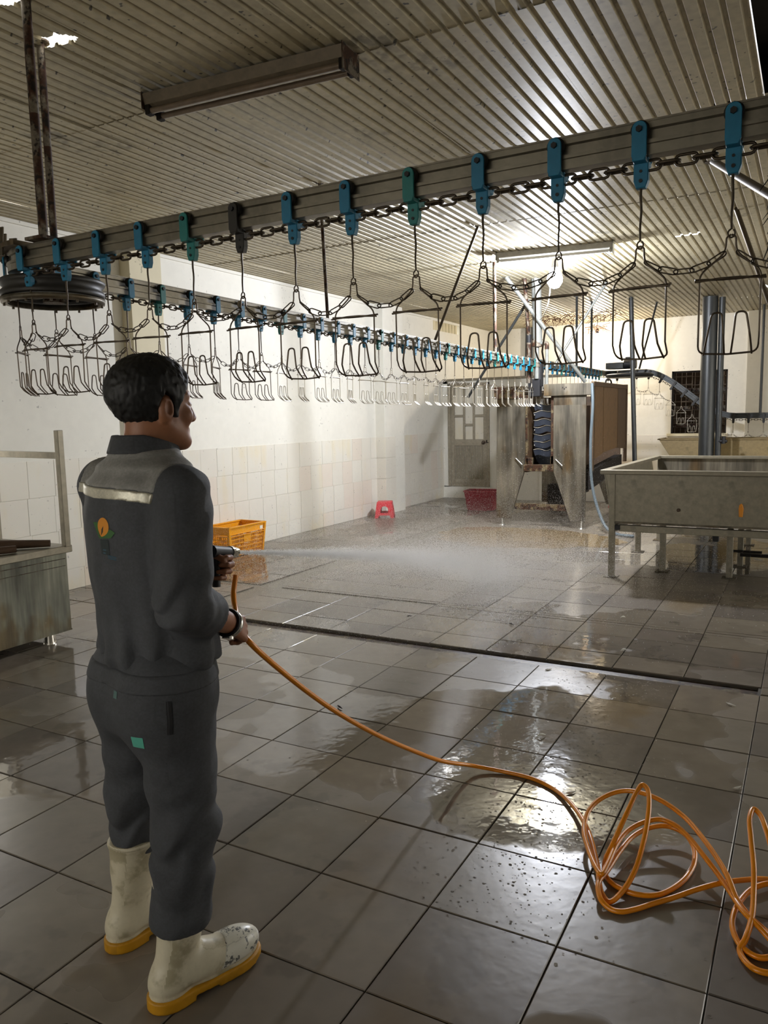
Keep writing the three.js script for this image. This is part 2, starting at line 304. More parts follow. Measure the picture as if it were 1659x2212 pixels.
// ceiling: trapezoid sheets laid along the room, torn open beside the hanger posts
const ceiling = new THREE.Group(); ceiling.name = 'ceiling'; ceiling.userData.kind = 'structure'; scene.add(ceiling);
const inPoly = (x, z, P) => { let c = false; for (let i = 0, j = P.length - 1; i < P.length; j = i++) if ((P[i][1] > z) !== (P[j][1] > z) && x < ((P[j][0] - P[i][0]) * (z - P[i][1])) / (P[j][1] - P[i][1]) + P[i][0]) c = !c; return c; };
const HOLES = [[[-3.13, -2.565], [-3.04, -2.50], [-2.97, -2.515], [-2.93, -2.53], [-2.90, -2.575], [-2.955, -2.60], [-3.02, -2.585]], [[-2.95, -2.22], [-2.90, -2.16], [-2.83, -2.17], [-2.85, -2.25], [-2.89, -2.27]],
  [[-1.25, -8.27], [-1.0, -8.27], [-1.0, -8.32], [-1.25, -8.32]], [[-0.68, -12.3], [-0.5, -12.3], [-0.5, -12.5], [-0.68, -12.5]]];
function sheet(x0, x1, z0, z1, y, mat, i) {
  const pitch = 0.078, prof = [[0, 0], [0.048, 0], [0.056, 0.014], [0.070, 0.014]], xs = [];
  for (let k = 0; k * pitch < x1 - x0 - 1e-6; k++) for (const [px, py] of prof) { const x = x0 + k * pitch + px; if (x <= x1) xs.push([x, py]); }
  xs.push([x1 + 0.012, 0]);
  const torn = HOLES.filter((h) => h.some(([x, z]) => x > x0 - 0.1 && x < x1 + 0.1 && z > z0 && z < z1));
  const X = []; for (let a = 0; a < xs.length; a++) { X.push(xs[a]); if (torn.length && a + 1 < xs.length && xs[a + 1][0] - xs[a][0] > 0.02) for (const f of [0.2, 0.4, 0.6, 0.8]) X.push([xs[a][0] + (xs[a + 1][0] - xs[a][0]) * f, xs[a][1] + (xs[a + 1][1] - xs[a][1]) * f]); }
  const zs = []; if (torn.length) { for (let z = z0; z < z1; z += torn.some((h) => h.some((p) => Math.abs(p[1] - z) < 0.25)) ? 0.01 : 0.2) zs.push(z); } else for (let z = z0; z < z1 - 0.3; z += 0.85) zs.push(z);
  zs.push(z1);
  const pos = [], uv = [], idx = [], w = X.length;
  zs.forEach((z) => X.forEach(([x, py]) => { pos.push(x, y + py + 0.003 * Math.sin(z * 1.7 + i), z); uv.push(x, z); }));
  for (let b = 0; b + 1 < zs.length; b++) for (let a = 0; a + 1 < w; a++) {
    const q = b * w + a; if (torn.some((h) => inPoly((X[a][0] + X[a + 1][0]) / 2, (zs[b] + zs[b + 1]) / 2, h))) continue;
    idx.push(q, q + 1, q + w, q + 1, q + w + 1, q + w);
  }
  const g0 = new THREE.BufferGeometry(); g0.setAttribute('position', new THREE.Float32BufferAttribute(pos, 3)); g0.setAttribute('uv', new THREE.Float32BufferAttribute(uv, 2)); g0.setIndex(idx);
  const g = g0.toNonIndexed(); g.computeVertexNormals();
  return part(ceiling, i ? 'ceiling_sheet_' + String(i).padStart(3, '0') : 'ceiling_sheet', g, mat);
}
{
  let i = 0; const zs = [ZB - 0.1, -13.4, -10.1, -6.8, -4.9, -3.35, ZF + 0.1];
  for (let b = 0; b + 1 < zs.length; b++) for (let k = 0; k < 13; k++) {
    const x1 = 4.848 - 0.858 * k, x0 = Math.max(XW - 0.1, x1 - 0.858); if (x1 < XW || x0 > XR + 0.1) continue;
    if (b >= 4 && x0 > -0.4) continue;
    sheet(x0, Math.min(x1, XR + 0.1), zs[b] - 0.04, zs[b + 1], HC + (b % 2) * 0.004 + (k % 2) * 0.002, (k + b) % 3 ? M.sheet : M.sheetPale, i++);
  }
}
// dark roof space above the gap beside the camera
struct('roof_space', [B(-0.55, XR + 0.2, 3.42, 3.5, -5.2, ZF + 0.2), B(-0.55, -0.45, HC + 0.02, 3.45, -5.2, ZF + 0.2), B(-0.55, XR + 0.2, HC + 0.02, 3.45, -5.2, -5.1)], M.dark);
struct('purlin_1', [B(XW, -0.3, HC + 0.02, HC + 0.07, -6.88, -6.82)], M.rust);
struct('yard', B(-30, 30, -0.5, -0.3, -30, 30), std({ color: hex('#9b958a'), roughness: 0.9 }));

// ================================================================ LAMPS
function bulb(label, pos, r, I, color, glow) {
  const t = thing('light_bulb', label, 'bulb', pos), c = new THREE.Color(color);
  part(t, 'glass_bulb', lathe([[0, -r * 1.25], [r * 0.55, -r * 1.1], [r * 0.95, -r * 0.5], [r, 0], [r * 0.85, r * 0.6], [r * 0.45, r * 1.25], [r * 0.36, r * 1.6]], 24), std({ color: hex('#ffffff'), emissive: c, emissiveIntensity: glow, roughness: 0.4 }));
  part(t, 'socket', [new THREE.CylinderGeometry(r * 0.42, r * 0.46, r * 1.3, 16).translate(0, r * 2.0, 0)], M.black);
  const L = new THREE.PointLight(c, I, 0, 2); L.position.set(0, 0, 0); L.shadow.radius = (r * 0.9) / 0.02; L.castShadow = true; t.add(L);
  return t;
}
const bulbA = bulb('bare white bulb blazing under the ceiling near the slim tube fitting', [-2.5, 2.95, -8.52], 0.085, LAMP.white, '#eef3ff', 60);
const bulbB = bulb('warm hanging bulb glowing beside straw nest at back wall', [-3.42, 2.8, -14.3], 0.07, LAMP.warm, '#fff1dd', 25);
// ================================================================ OVERHEAD CONVEYOR
const Z1 = -2.262, X2 = -3.2, RC = 0.25, PITCH = 0.2286;
const yNear = (x) => 2.2287 + 0.0072 * (x + 2.93), yFar = (z) => 2.234 - 0.0113 * Math.min(4.6, Math.max(0, -3.05 - z));
const ZT = -14.0, R3 = 0.42;
const sFall = (x) => { const t = sat((x + 2.62) / 1.5); return t * t * (3 - 2 * t); };
// path of the rail: [point at wheel-pin height]
const RAIL = { near: [], corner: [], wall: [], turn: [], back: [] };
for (let i = 0; i <= 18; i++) { const x = 1.8 + ((X2 + RC - 1.8) * i) / 18; RAIL.near.push(V(x, yNear(x), Z1)); }
for (let i = 0; i <= 10; i++) { const f = ((i / 10) * Math.PI) / 2; RAIL.corner.push(V(X2 + RC - Math.sin(f) * RC, yNear(X2) + (yFar(-3) - yNear(X2)) * (i / 10), Z1 - RC + Math.cos(f) * RC)); }
for (let i = 0; i <= 24; i++) { const z = Z1 - RC + ((ZT - Z1 + RC) * i) / 24; RAIL.wall.push(V(X2, yFar(z), z)); }
for (let i = 0; i <= 8; i++) { const f = ((i / 8) * Math.PI) / 2; RAIL.turn.push(V(X2 + R3 - Math.cos(f) * R3, yFar(-14) + 0.02 * i / 8, ZT - Math.sin(f) * R3)); }
for (let i = 0; i <= 40; i++) { const x = X2 + R3 + ((1.4 - X2 - R3) * i) / 40; RAIL.back.push(V(x, 2.202 - 0.80 * sFall(x), ZT - R3)); }
function sweepProfile(pts, prof) {   // prof: closed [side, up] polygon carried along pts, flat shaded
  const F = pts.map((p, i) => { const t = pts[Math.min(pts.length - 1, i + 1)].clone().sub(pts[Math.max(0, i - 1)]).normalize(), s = t.clone().cross(V(0, 1, 0)).normalize(); return { p, s, u: s.clone().cross(t) }; });
  const pos = [], uv = [], idx = []; let L = 0;
  const P = (f, [a, b]) => f.p.clone().addScaledVector(f.s, a).addScaledVector(f.u, b);
  for (let i = 0; i + 1 < F.length; i++) {
    const d = F[i].p.distanceTo(F[i + 1].p);
    for (let k = 0; k < prof.length; k++) {
      const a = prof[k], b = prof[(k + 1) % prof.length], n = pos.length / 3, w = Math.hypot(b[0] - a[0], b[1] - a[1]);
      for (const [q, u, v] of [[P(F[i], a), L, 0], [P(F[i], b), L, w], [P(F[i + 1], b), L + d, w], [P(F[i + 1], a), L + d, 0]]) { pos.push(q.x, q.y, q.z); uv.push(u, v); }
      idx.push(n, n + 1, n + 2, n, n + 2, n + 3);
    }
    L += d;
  }
  for (const e of [0, F.length - 1]) { const n = pos.length / 3; prof.forEach((a) => { const q = P(F[e], a); pos.push(q.x, q.y, q.z); uv.push(0, 0); }); for (const t of THREE.ShapeUtils.triangulateShape(prof.map(([a, b]) => new THREE.Vector2(a, b)), [])) idx.push(...t.map((k) => n + k)); }
  const g = new THREE.BufferGeometry(); g.setAttribute('position', new THREE.Float32BufferAttribute(pos, 3)); g.setAttribute('uv', new THREE.Float32BufferAttribute(uv, 2)); g.setIndex(idx); g.computeVertexNormals(); return g;
}
const PROF = [[-0.013, 0.031], [-0.013, 0.026], [-0.015, 0.024], [-0.015, 0.008], [-0.007, 0.004], [-0.007, -0.023], [-0.027, -0.0245], [-0.027, -0.034], [-0.023, -0.036], [-0.023, -0.062], [0.023, -0.062], [0.023, -0.036], [0.027, -0.034], [0.027, -0.0245], [0.007, -0.023], [0.007, 0.004], [0.015, 0.008], [0.015, 0.024], [0.013, 0.026], [0.013, 0.031]];
{
  const r = thing('conveyor_rail', 'long grey overhead rail that carries the blue trolleys round the corner', 'rail');
  for (const k of ['near', 'corner', 'wall', 'turn', 'back']) part(r, 'rail_section', sweepProfile(RAIL[k], PROF), k === 'back' || k === 'turn' ? M.darkPipe : M.rail);
  // steel shells and welded fins on top of the corner
  const C = RAIL.corner, f = (i, a, b) => { const t = C[Math.min(10, i + 1)].clone().sub(C[Math.max(0, i - 1)]).normalize(), s = t.cross(V(0, 1, 0)).normalize(); return C[i].clone().addScaledVector(s, a).add(V(0, b, 0)); };
  part(r, 'corner_cover', sweepProfile(C.map((p) => p.clone()), [[-0.05, 0.03], [-0.05, 0.05], [0.05, 0.05], [0.05, 0.03]]), M.steel);
  for (const i of [3, 6, 8]) part(r, 'bracket_fin', bar(f(i, -0.055, 0.0), f(i, -0.045, 0.12), 0.05, 0.006), M.steel);
  part(r, 'support_plate', B(-2.88, -2.77, 2.262, 2.275, Z1 - 0.05, Z1 + 0.05), M.rust); part(r, 'support_plate', B(-3.17, -3.06, 2.27, 2.282, -2.61, -2.49), M.rust);
}
// corner wheel under the rail bend
{
  const w = thing('corner_wheel', 'greasy horizontal wheel turning the chain under the rail bend', 'wheel', [-3.03, 2.105, -2.455]);
  part(w, 'wheel_rim', lathe([[0.17, -0.032], [0.212, -0.035], [0.222, -0.03], [0.222, -0.012], [0.205, 0.004], [0.222, 0.02], [0.226, 0.034], [0.214, 0.042], [0.17, 0.038], [0.165, 0], [0.17, -0.032]], 48), M.nylon);
  part(w, 'lower_ring', lathe([[0.19, -0.062], [0.218, -0.06], [0.222, -0.04], [0.195, -0.036], [0.19, -0.062]], 48), M.steel);
  part(w, 'wheel_plate', lathe([[0, 0.03], [0.17, 0.03], [0.17, 0.022], [0, 0.022]], 32), M.dark);
  for (let i = 0; i < 6; i++) part(w, 'spoke', bar(V(Math.cos(i * 1.047) * 0.03, -0.02, Math.sin(i * 1.047) * 0.03), V(Math.cos(i * 1.047) * 0.18, -0.02, Math.sin(i * 1.047) * 0.18), 0.028, 0.014), M.chain);
  part(w, 'hub', [new THREE.CylinderGeometry(0.04, 0.045, 0.11, 20)], M.rust);
  part(w, 'axle', [new THREE.CylinderGeometry(0.014, 0.014, 0.2, 12).translate(0, 0.09, 0)], M.rust);
  for (let i = 0; i < 12; i++) { const a = i * 0.5236 + 0.2; part(w, 'bolt', new THREE.CylinderGeometry(0.006, 0.006, 0.012, 6).translate(Math.cos(a) * 0.205, -0.066, Math.sin(a) * 0.205), M.chain); }
}
// ---- one trolley (origin on the wheel pins, x along the rail)
function trolleyParts(o, paint, wheelM, wheelBrown) {
  const arm = []; for (let i = 0; i <= 10; i++) { const f = Math.PI * (i / 10); arm.push([Math.cos(f) * 0.018, 0.002 + Math.sin(f) * 0.018]); }
  const armP = [[0.018, -0.066], [0.018, 0], ...arm, [-0.018, 0], [-0.018, -0.066], [-0.012, -0.078], [0.012, -0.078]];
  const sh = [[-0.017, -0.066], [0.017, -0.066], [0.017, -0.122], [0.011, -0.139], [-0.011, -0.139], [-0.017, -0.122]];
  part(o, 'yoke', [extrude(armP, 0.005, [], 0.0012).translate(0, 0, 0.0385), extrude(armP, 0.005, [], 0.0012).translate(0, 0, -0.0435), RB(-0.018, 0.018, -0.079, -0.066, -0.043, 0.043, 0.003), extrude(sh, 0.02, [], 0.002).translate(0, 0, -0.01)], paint);
  for (const s of [1, -1]) {
    part(o, 'trolley_wheel', lathe([[0.004, -0.008], [0.02, -0.008], [0.0245, -0.006], [0.0245, 0.006], [0.02, 0.008], [0.004, 0.008]], 20).rotateX(Math.PI / 2).translate(0, 0.001, s * 0.027), wheelM);
    part(o, 'pin', [new THREE.CylinderGeometry(0.0085, 0.0085, 0.01, 6).rotateX(Math.PI / 2).translate(0, 0, s * 0.047), new THREE.CylinderGeometry(0.004, 0.004, 0.02, 8).rotateX(Math.PI / 2).translate(0, 0, s * 0.036)], M.black);
  }
  part(o, 'lower_bolt', [new THREE.CylinderGeometry(0.005, 0.005, 0.03, 8).rotateX(Math.PI / 2).translate(0, -0.123, 0), new THREE.CylinderGeometry(0.0042, 0.0042, 0.027, 8).rotateX(Math.PI / 2).translate(0, -0.098, 0)], M.black);
}
// ---- one shackle (origin on the wheel pin of its trolley; the leg loops kick towards +z)
const kick = (p) => { const t = sat((-0.548 - p.y) / 0.042); return V(p.x, p.y, p.z + 0.038 * t * t * (1.6 - 0.6 * t) + 0 * p.x); };
function wirePath(pts, r) { const q = rounded(pts, r, 4), out = []; for (let i = 0; i + 1 < q.length; i++) { const n = Math.max(1, Math.ceil(q[i].distanceTo(q[i + 1]) / 0.02)); for (let j = 0; j < n; j++) out.push(q[i].clone().lerp(q[i + 1], j / n)); } out.push(q[q.length - 1]); return out.map(kick); }
const WR = 0.0027, HW = 0.073;
const SH = {};
SH.rod = (() => { const p = [V(0, -0.118, 0.002), V(0.001, -0.16, 0), V(-0.001, -0.2, 0.001), V(0.001, -0.24, 0), V(0, -0.278, 0)]; const ring = []; for (let i = 0; i <= 11; i++) { const f = (i / 11) * 5.6 + 0.2; ring.push(V(Math.sin(f) * 0.0085, -0.288 + Math.cos(f) * 0.0105, 0)); } return [sweep(smooth(p, 14), [...Array(15)].map((_, i) => 0.0042 - 0.0014 * (i / 14)), 6), sweep(ring, 0.0024, 6)]; })();
SH.frame = (() => {
  const half = (s) => [V(s * 0.0005, -0.291, 0), V(s * 0.011, -0.297, 0), V(s * 0.0125, -0.335, 0), V(s * HW, -0.386, 0), V(s * HW, -0.588, 0), V(0, -0.592, 0)];
  return [1, -1].map((s) => sweep(wirePath(half(s), 0.018), WR, 6));
})();
SH.bar = [1, -1].map((s) => sweep([V(-HW - 0.012, -0.402 + s * 0.003, 0.004 * s), V(-HW * 0.3, -0.401, 0.009 * s), V(HW * 0.3, -0.401, 0.009 * s), V(HW + 0.012, -0.402 + s * 0.003, 0.004 * s)], 0.003, 6));
const loopPts = (c, s) => [V(c - 0.021 - (s < 0 ? 0.009 : 0), -0.592, 0), V(c - 0.012, -0.487, 0), V(c + 0.012, -0.487, 0), V(c + 0.021 + (s > 0 ? 0.009 : 0), -0.592, 0)];
SH.loops = [sweep(wirePath(loopPts(-0.029, -1), 0.014), WR * 1.05, 6), sweep(wirePath(loopPts(0.029, 1), 0.014), WR * 1.05, 6)];
function shackleParts(o, m) { part(o, 'drop_rod', SH.rod, m === M.wireFar ? M.wire : M.chain); part(o, 'frame', SH.frame, m); for (const b of SH.bar) part(o, 'crossbar', b, m); for (const l of SH.loops) part(o, 'leg_loop', l, m); }

const ORD = ['first', 'second', 'third', 'fourth', 'fifth', 'sixth', 'seventh', 'eighth', 'ninth', 'tenth', 'eleventh', 'twelfth', 'thirteenth', 'fourteenth', 'fifteenth', 'sixteenth', 'seventeenth', 'eighteenth', 'nineteenth', 'twentieth'];
const protoT = { blue: new THREE.Group(), teal: new THREE.Group(), black: new THREE.Group(), brown: new THREE.Group() };
trolleyParts(protoT.blue, M.blue, M.nylon); trolleyParts(protoT.teal, M.teal, M.nylon); trolleyParts(protoT.black, M.nylon, M.nylon); trolleyParts(protoT.brown, M.blue, M.pale);
const protoS = new THREE.Group(), protoF = new THREE.Group(); shackleParts(protoS, M.wire); shackleParts(protoF, M.wireFar);
const HANG = [];   // every station: { p, yaw, tilt }
for (let j = -1; j < 13; j++) { const x = -0.199 - 0.2278 * j; HANG.push({ p: V(x, yNear(x), Z1), d: V(-1, 0, 0), row: 'near', n: j }); }
for (let j = 1; j <= 1; j++) { const f = 0.846; HANG.push({ p: V(X2 + RC - Math.sin(f) * RC, yNear(X2), Z1 - RC + Math.cos(f) * RC), d: V(-Math.cos(f), 0, -Math.sin(f)), row: 'corner', n: j }); }
for (let j = 0; j < 49; j++) { const z = -2.593 - PITCH * j; HANG.push({ p: V(X2, yFar(z), z), d: V(0, 0, -1), row: 'wall', n: j }); }
for (let j = 0; j < 2; j++) { const f = 0.35 + 0.5 * j; HANG.push({ p: V(X2 + R3 - Math.cos(f) * R3, yFar(-14), ZT - Math.sin(f) * R3), d: V(Math.sin(f), 0, -Math.cos(f)), row: 'back', n: -j - 1 }); }
{ let x = -2.74, y0 = 2.202, n = 0; while (x < 0.1) { const y = 2.202 - 0.80 * sFall(x), dy = -0.80 * (sFall(x + 0.01) - sFall(x - 0.01)) / 0.02; HANG.push({ p: V(x, y, ZT - R3), d: V(1, dy, 0).normalize(), row: 'back', n: n++ }); x += PITCH / Math.hypot(1, dy); } }
const COUNT = { near: 14, wall: 47 };
HANG.forEach((h, i) => {
  const yaw = Math.atan2(-h.d.z, h.d.x), slope = Math.asin(h.d.y);
  let kind = 'blue';
  if (h.row === 'near') kind = h.n === 7 ? 'black' : [4, 8].includes(h.n) ? 'teal' : 'blue';
  else if (h.row === 'wall') kind = h.n > 5 && h.n < 40 ? (h.n % 6 === 2 ? 'teal' : 'brown') : h.n % 5 === 3 ? 'teal' : 'blue'; else if (h.row === 'back') kind = 'black';
  const where = h.row === 'near' ? (h.n < 0 ? 'on the near rail beyond the dark feathered brush' : `${ORD[12 - h.n]} after the corner wheel on the near rail`)
    : h.row === 'corner' ? `${ORD[h.n - 1]} one riding round the corner wheel` : h.row === 'wall' ? (h.n < 20 ? `${ORD[h.n]} past the corner wheel on the wall rail` : 'far down the wall rail towards the plucking machine')
      : 'on the dark rail dipping past the back window';
  const group = h.row === 'wall' && h.n >= 20 ? 'far' : h.row === 'back' ? 'back' : null;
  const t = protoT[kind].clone(); t.name = numbered('trolley'); scene.add(t);
  t.position.copy(h.p); t.rotation.set(0, yaw, slope, 'YXZ');
  const col = { blue: 'blue two-wheeled trolley', teal: 'teal two-wheeled trolley', black: 'grimy black two-wheeled trolley', brown: 'blue trolley with pale wheels' }[kind];
  t.userData = { label: group ? (group === 'far' ? `small ${kind === 'teal' ? 'teal trolley' : kind === 'brown' ? 'blue trolley with pale wheels' : 'blue trolley'} ${where}` : `small dark trolley ${where}`) : `${col}, ${where}`, category: 'trolley' };
  if (group) t.userData.group = (group === 'far' ? { teal: 'teal', brown: 'pale-wheeled', blue: 'blue' }[kind] + ' trolleys far down the wall rail' : 'dark trolleys on the dipping back rail');
  // the shackle hangs plumb from the trolley's lower bolt
  const far = h.row === 'wall' && h.n > 7 || h.row === 'back', s = (far ? protoF : protoS).clone(); s.name = numbered('shackle'); scene.add(s);
  const low = V(0, -0.123, 0).applyEuler(t.rotation).add(h.p); s.position.set(low.x, low.y + 0.123, low.z);
  s.rotation.set(rr(-0.02, 0.02), yaw + (h.row === 'near' ? rr(-0.16, 0.16) + (h.n > 8 ? 0.12 : 0) : h.row === 'wall' ? rr(-0.35, 0.35) + 0.1 : rr(-0.1, 0.1)), 0, 'YXZ');
  h.neck = V(0, -0.335, 0).applyEuler(s.rotation).add(s.position); h.side = V(0.012, 0, 0).applyEuler(s.rotation);
  h.chain = V(0, -0.084, 0).applyEuler(t.rotation).add(h.p);
  const what = far ? 'bright wire shackle' : 'dark wire shackle';
  s.userData = { label: group ? (group === 'far' ? `small bright wire shackle ${where}` : `tiny wire shackle ${where}`) : `${what} with two leg loops, ${where}`, category: 'shackle' };
  if (group) s.userData.group = group === 'far' ? 'shackles far down the wall rail' : 'shackles on the dipping back rail';
});
// ---- chains
function link(len, wid, r, seg = 6) { const p = [], h = len / 2 - wid / 2; for (let i = 0; i < 6; i++) { const f = -Math.PI / 2 + (i / 5) * Math.PI; p.push(V(h + Math.cos(f) * wid / 2, 0, Math.sin(f) * wid / 2)); } for (let i = 0; i < 6; i++) { const f = Math.PI / 2 + (i / 5) * Math.PI; p.push(V(-h + Math.cos(f) * wid / 2, 0, Math.sin(f) * wid / 2)); } return sweep(p, r, seg, true); }
function chainThing(name, label, spans, geo, mat, partLimit) {
  const c = thing(name, label, 'chain'); let n = 0; const rest = [];
  for (const { pts, roll } of spans) for (let i = 0; i + 1 < pts.length; i++) {
    const a = pts[i], b = pts[i + 1], m = a.clone().add(b).multiplyScalar(0.5), x = b.clone().sub(a).normalize(), z0 = x.clone().cross(V(0, 1, 0)).normalize(), y0 = z0.clone().cross(x);
    const f = (i % 2 ? Math.PI / 2 : 0) + (roll ?? 0), y = y0.clone().multiplyScalar(Math.cos(f)).addScaledVector(z0, Math.sin(f)), z = x.clone().cross(y), mat4 = new THREE.Matrix4().makeBasis(x, y, z).setPosition(m.x, m.y, m.z);
    if (n++ < partLimit) { const k = new THREE.Mesh(geo, mat); k.name = 'chain_link'; k.castShadow = k.receiveShadow = true; k.applyMatrix4(mat4); c.add(k); } else rest.push(geo.clone().applyMatrix4(mat4));
  }
  if (rest.length) part(c, 'distant_links', rest, mat).userData.kind = 'stuff';
  return c;
}
{
  const order = [...HANG.filter((h) => h.row === 'near'), ...HANG.filter((h) => h.row === 'corner'), ...HANG.filter((h) => h.row === 'wall'), ...HANG.filter((h) => h.row === 'back' && h.n < 0), ...HANG.filter((h) => h.row === 'back' && h.n >= 0)];
  const drive = [], tie = [], tieFar = [];
  for (let i = 0; i + 1 < order.length; i++) {
    const a = order[i], b = order[i + 1], pts = [], q = []; let n = 5;
    for (let j = 0; j <= n; j++) { const p = a.chain.clone().lerp(b.chain, j / n); pts.push(p); }
    drive.push({ pts, roll: Math.PI / 2 });
    const dir = b.neck.clone().sub(a.neck).normalize(), A = a.neck.clone().addScaledVector(dir, 0.014), Z = b.neck.clone().addScaledVector(dir, -0.014), sag = rr(0.022, 0.05); n = 5;
    for (let j = 0; j <= n; j++) { const t = j / n, p = A.clone().lerp(Z, t); p.y -= sag * 4 * t * (1 - t); q.push(p); }
    tie.push({ pts: q, roll: 0.5 });
  }
  chainThing('drive_chain', 'heavy dark drive chain pulling the trolleys along below the rail', drive, link(0.0585, 0.026, 0.0042), M.chain, 300);
  chainThing('tie_chain', 'thin drooping chain joining the necks of the hanging shackles', tie, link(0.052, 0.019, 0.0021, 5), M.chain, 300);
}
// ---- hanger posts, braces, far drive
const P3 = (name, label, cat, a, b, r, mat, extra) => { const t = thing(name, label, cat); part(t, 'pole', rod(V(...a), V(...b), r, 12), mat); part(t, 'ceiling_flange', new THREE.CylinderGeometry(r * 2.4, r * 2.4, 0.008, 12).translate(...b).translate(0, -0.004, 0), mat); if (extra) extra(t); return t; };
P3('hanger_post', 'rusty black hanger post nearest the corner, at the ceiling tear', 'post', [-2.825, 2.262, Z1], [-2.825, HC + 0.1, Z1 + 0.005], 0.019, M.rust);
P3('hanger_post', 'thinner grey rusty hanger post beside the black one', 'post', [-3.115, 2.265, -2.55], [-3.115, HC + 0.03, -2.55], 0.017, M.rust);
P3('hanger_post', 'thin rusty hanger post of the wall rail before the pilaster', 'post', [X2, 2.24, -5.02], [-3.19, HC + 0.01, -4.95], 0.012, M.rust);
P3('brace_bar', 'slanting dark brace from the ceiling down to the wall rail', 'brace', [X2, 2.22, -6.92], [-2.71, HC + 0.01, -6.82], 0.013, M.chain);
P3('hanger_post', 'flaking white hanger post left of the white bulb', 'post', [X2, 2.2, -8.55], [-3.17, HC + 0.01, -8.46], 0.021, M.rust);
P3('hanger_post', 'thin dark hanger post right of the white bulb over the machine', 'post', [X2, 2.2, -12.1], [-3.1, HC + 0.01, -11.7], 0.018, M.darkPipe);
P3('hanger_post', 'thin dark hanger post beside the warm bulb', 'post', [X2, 2.2, -13.0], [-3.05, HC + 0.01, -12.4], 0.018, M.darkPipe);
P3('brace_bar', 'pale slanting pipe from the ceiling to the machine top', 'brace', [-2.62, 1.9, -10.35], [-3.41, HC + 0.01, -9.5], 0.026, M.pipe);
P3('brace_bar', 'thin shiny brace rising rightwards from the machine to the ceiling', 'brace', [-3.05, 2.13, -10.4], [-2.44, HC + 0.01, -10.7], 0.017, M.pipe);
P3('brace_bar', 'dark brace slanting behind the pipes above the red basket', 'brace', [-4.3, 1.75, -10.4], [-3.25, 2.95, -9.9], 0.019, M.darkPipe);
P3('hanger_post', 'slim grey post standing at the back edge of the brown panels', 'post', [-2.3, 0, -12.22], [-2.44, HC + 0.01, -12.3], 0.035, M.darkPipe);
P3('brace_bar', 'short dark brace at the head of the slim grey post', 'brace', [-2.6, 2.22, -13.9], [-2.2, HC + 0.01, -13.1], 0.016, M.darkPipe);
P3('hanger_post', 'black rod holding the low end of the back rail', 'post', [-0.74, 1.43, ZT - R3], [-0.74, HC + 0.01, ZT - R3], 0.022, M.darkPipe);
P3('brace_bar', 'long black brace under the ceiling right of the big shackles', 'brace', [-0.08, 2.36, -4.0], [-0.66, HC + 0.01, -6.0], 0.022, M.chain);
P3('brace_bar', 'black rod falling from a soot mark behind the last shackle', 'brace', [-0.35, 2.4, -7.6], [-0.63, HC + 0.01, -7.5], 0.02, M.chain);
{
  const p = thing('support_column', 'thick dark grey column with a pipe clamped behind the steel trough', 'column', [-1.4, 0, -12.95]);
  part(p, 'column_shaft', new THREE.CylinderGeometry(0.115, 0.115, HC, 20).translate(0, HC / 2, 0), M.darkPipe);
  part(p, 'clamped_pipe', rod(V(0.17, 0, 0.03), V(0.17, HC - 0.02, 0.03), 0.045, 12), M.darkPipe);
  part(p, 'valve', [rod(V(0.17, 1.02, 0.05), V(0.3, 1.02, 0.06), 0.025, 8), rod(V(0.25, 0.98, 0.06), V(0.25, 1.09, 0.06), 0.03, 8)], M.black);
  const g = thing('drive_gearbox', 'black gearbox and motor sitting on the far turn of the rail', 'gearbox', [-3.0, 2.2, -14.15]);
  part(g, 'gear_case', RB(-0.2, 0.1, 0.04, 0.15, -0.12, 0.12, 0.01), M.darkPipe);
  part(g, 'motor', [new THREE.CylinderGeometry(0.085, 0.085, 0.2, 16).rotateZ(Math.PI / 2).translate(0.2, 0.12, 0), RB(0.12, 0.2, 0.15, 0.24, -0.04, 0.04, 0.006)], M.black);
  part(g, 'drive_wheel', lathe([[0.05, -0.1], [0.38, -0.1], [0.4, -0.06], [0.38, -0.04], [0.05, -0.05]], 32).translate(0.22, -0.02, 0.15), M.black);
}
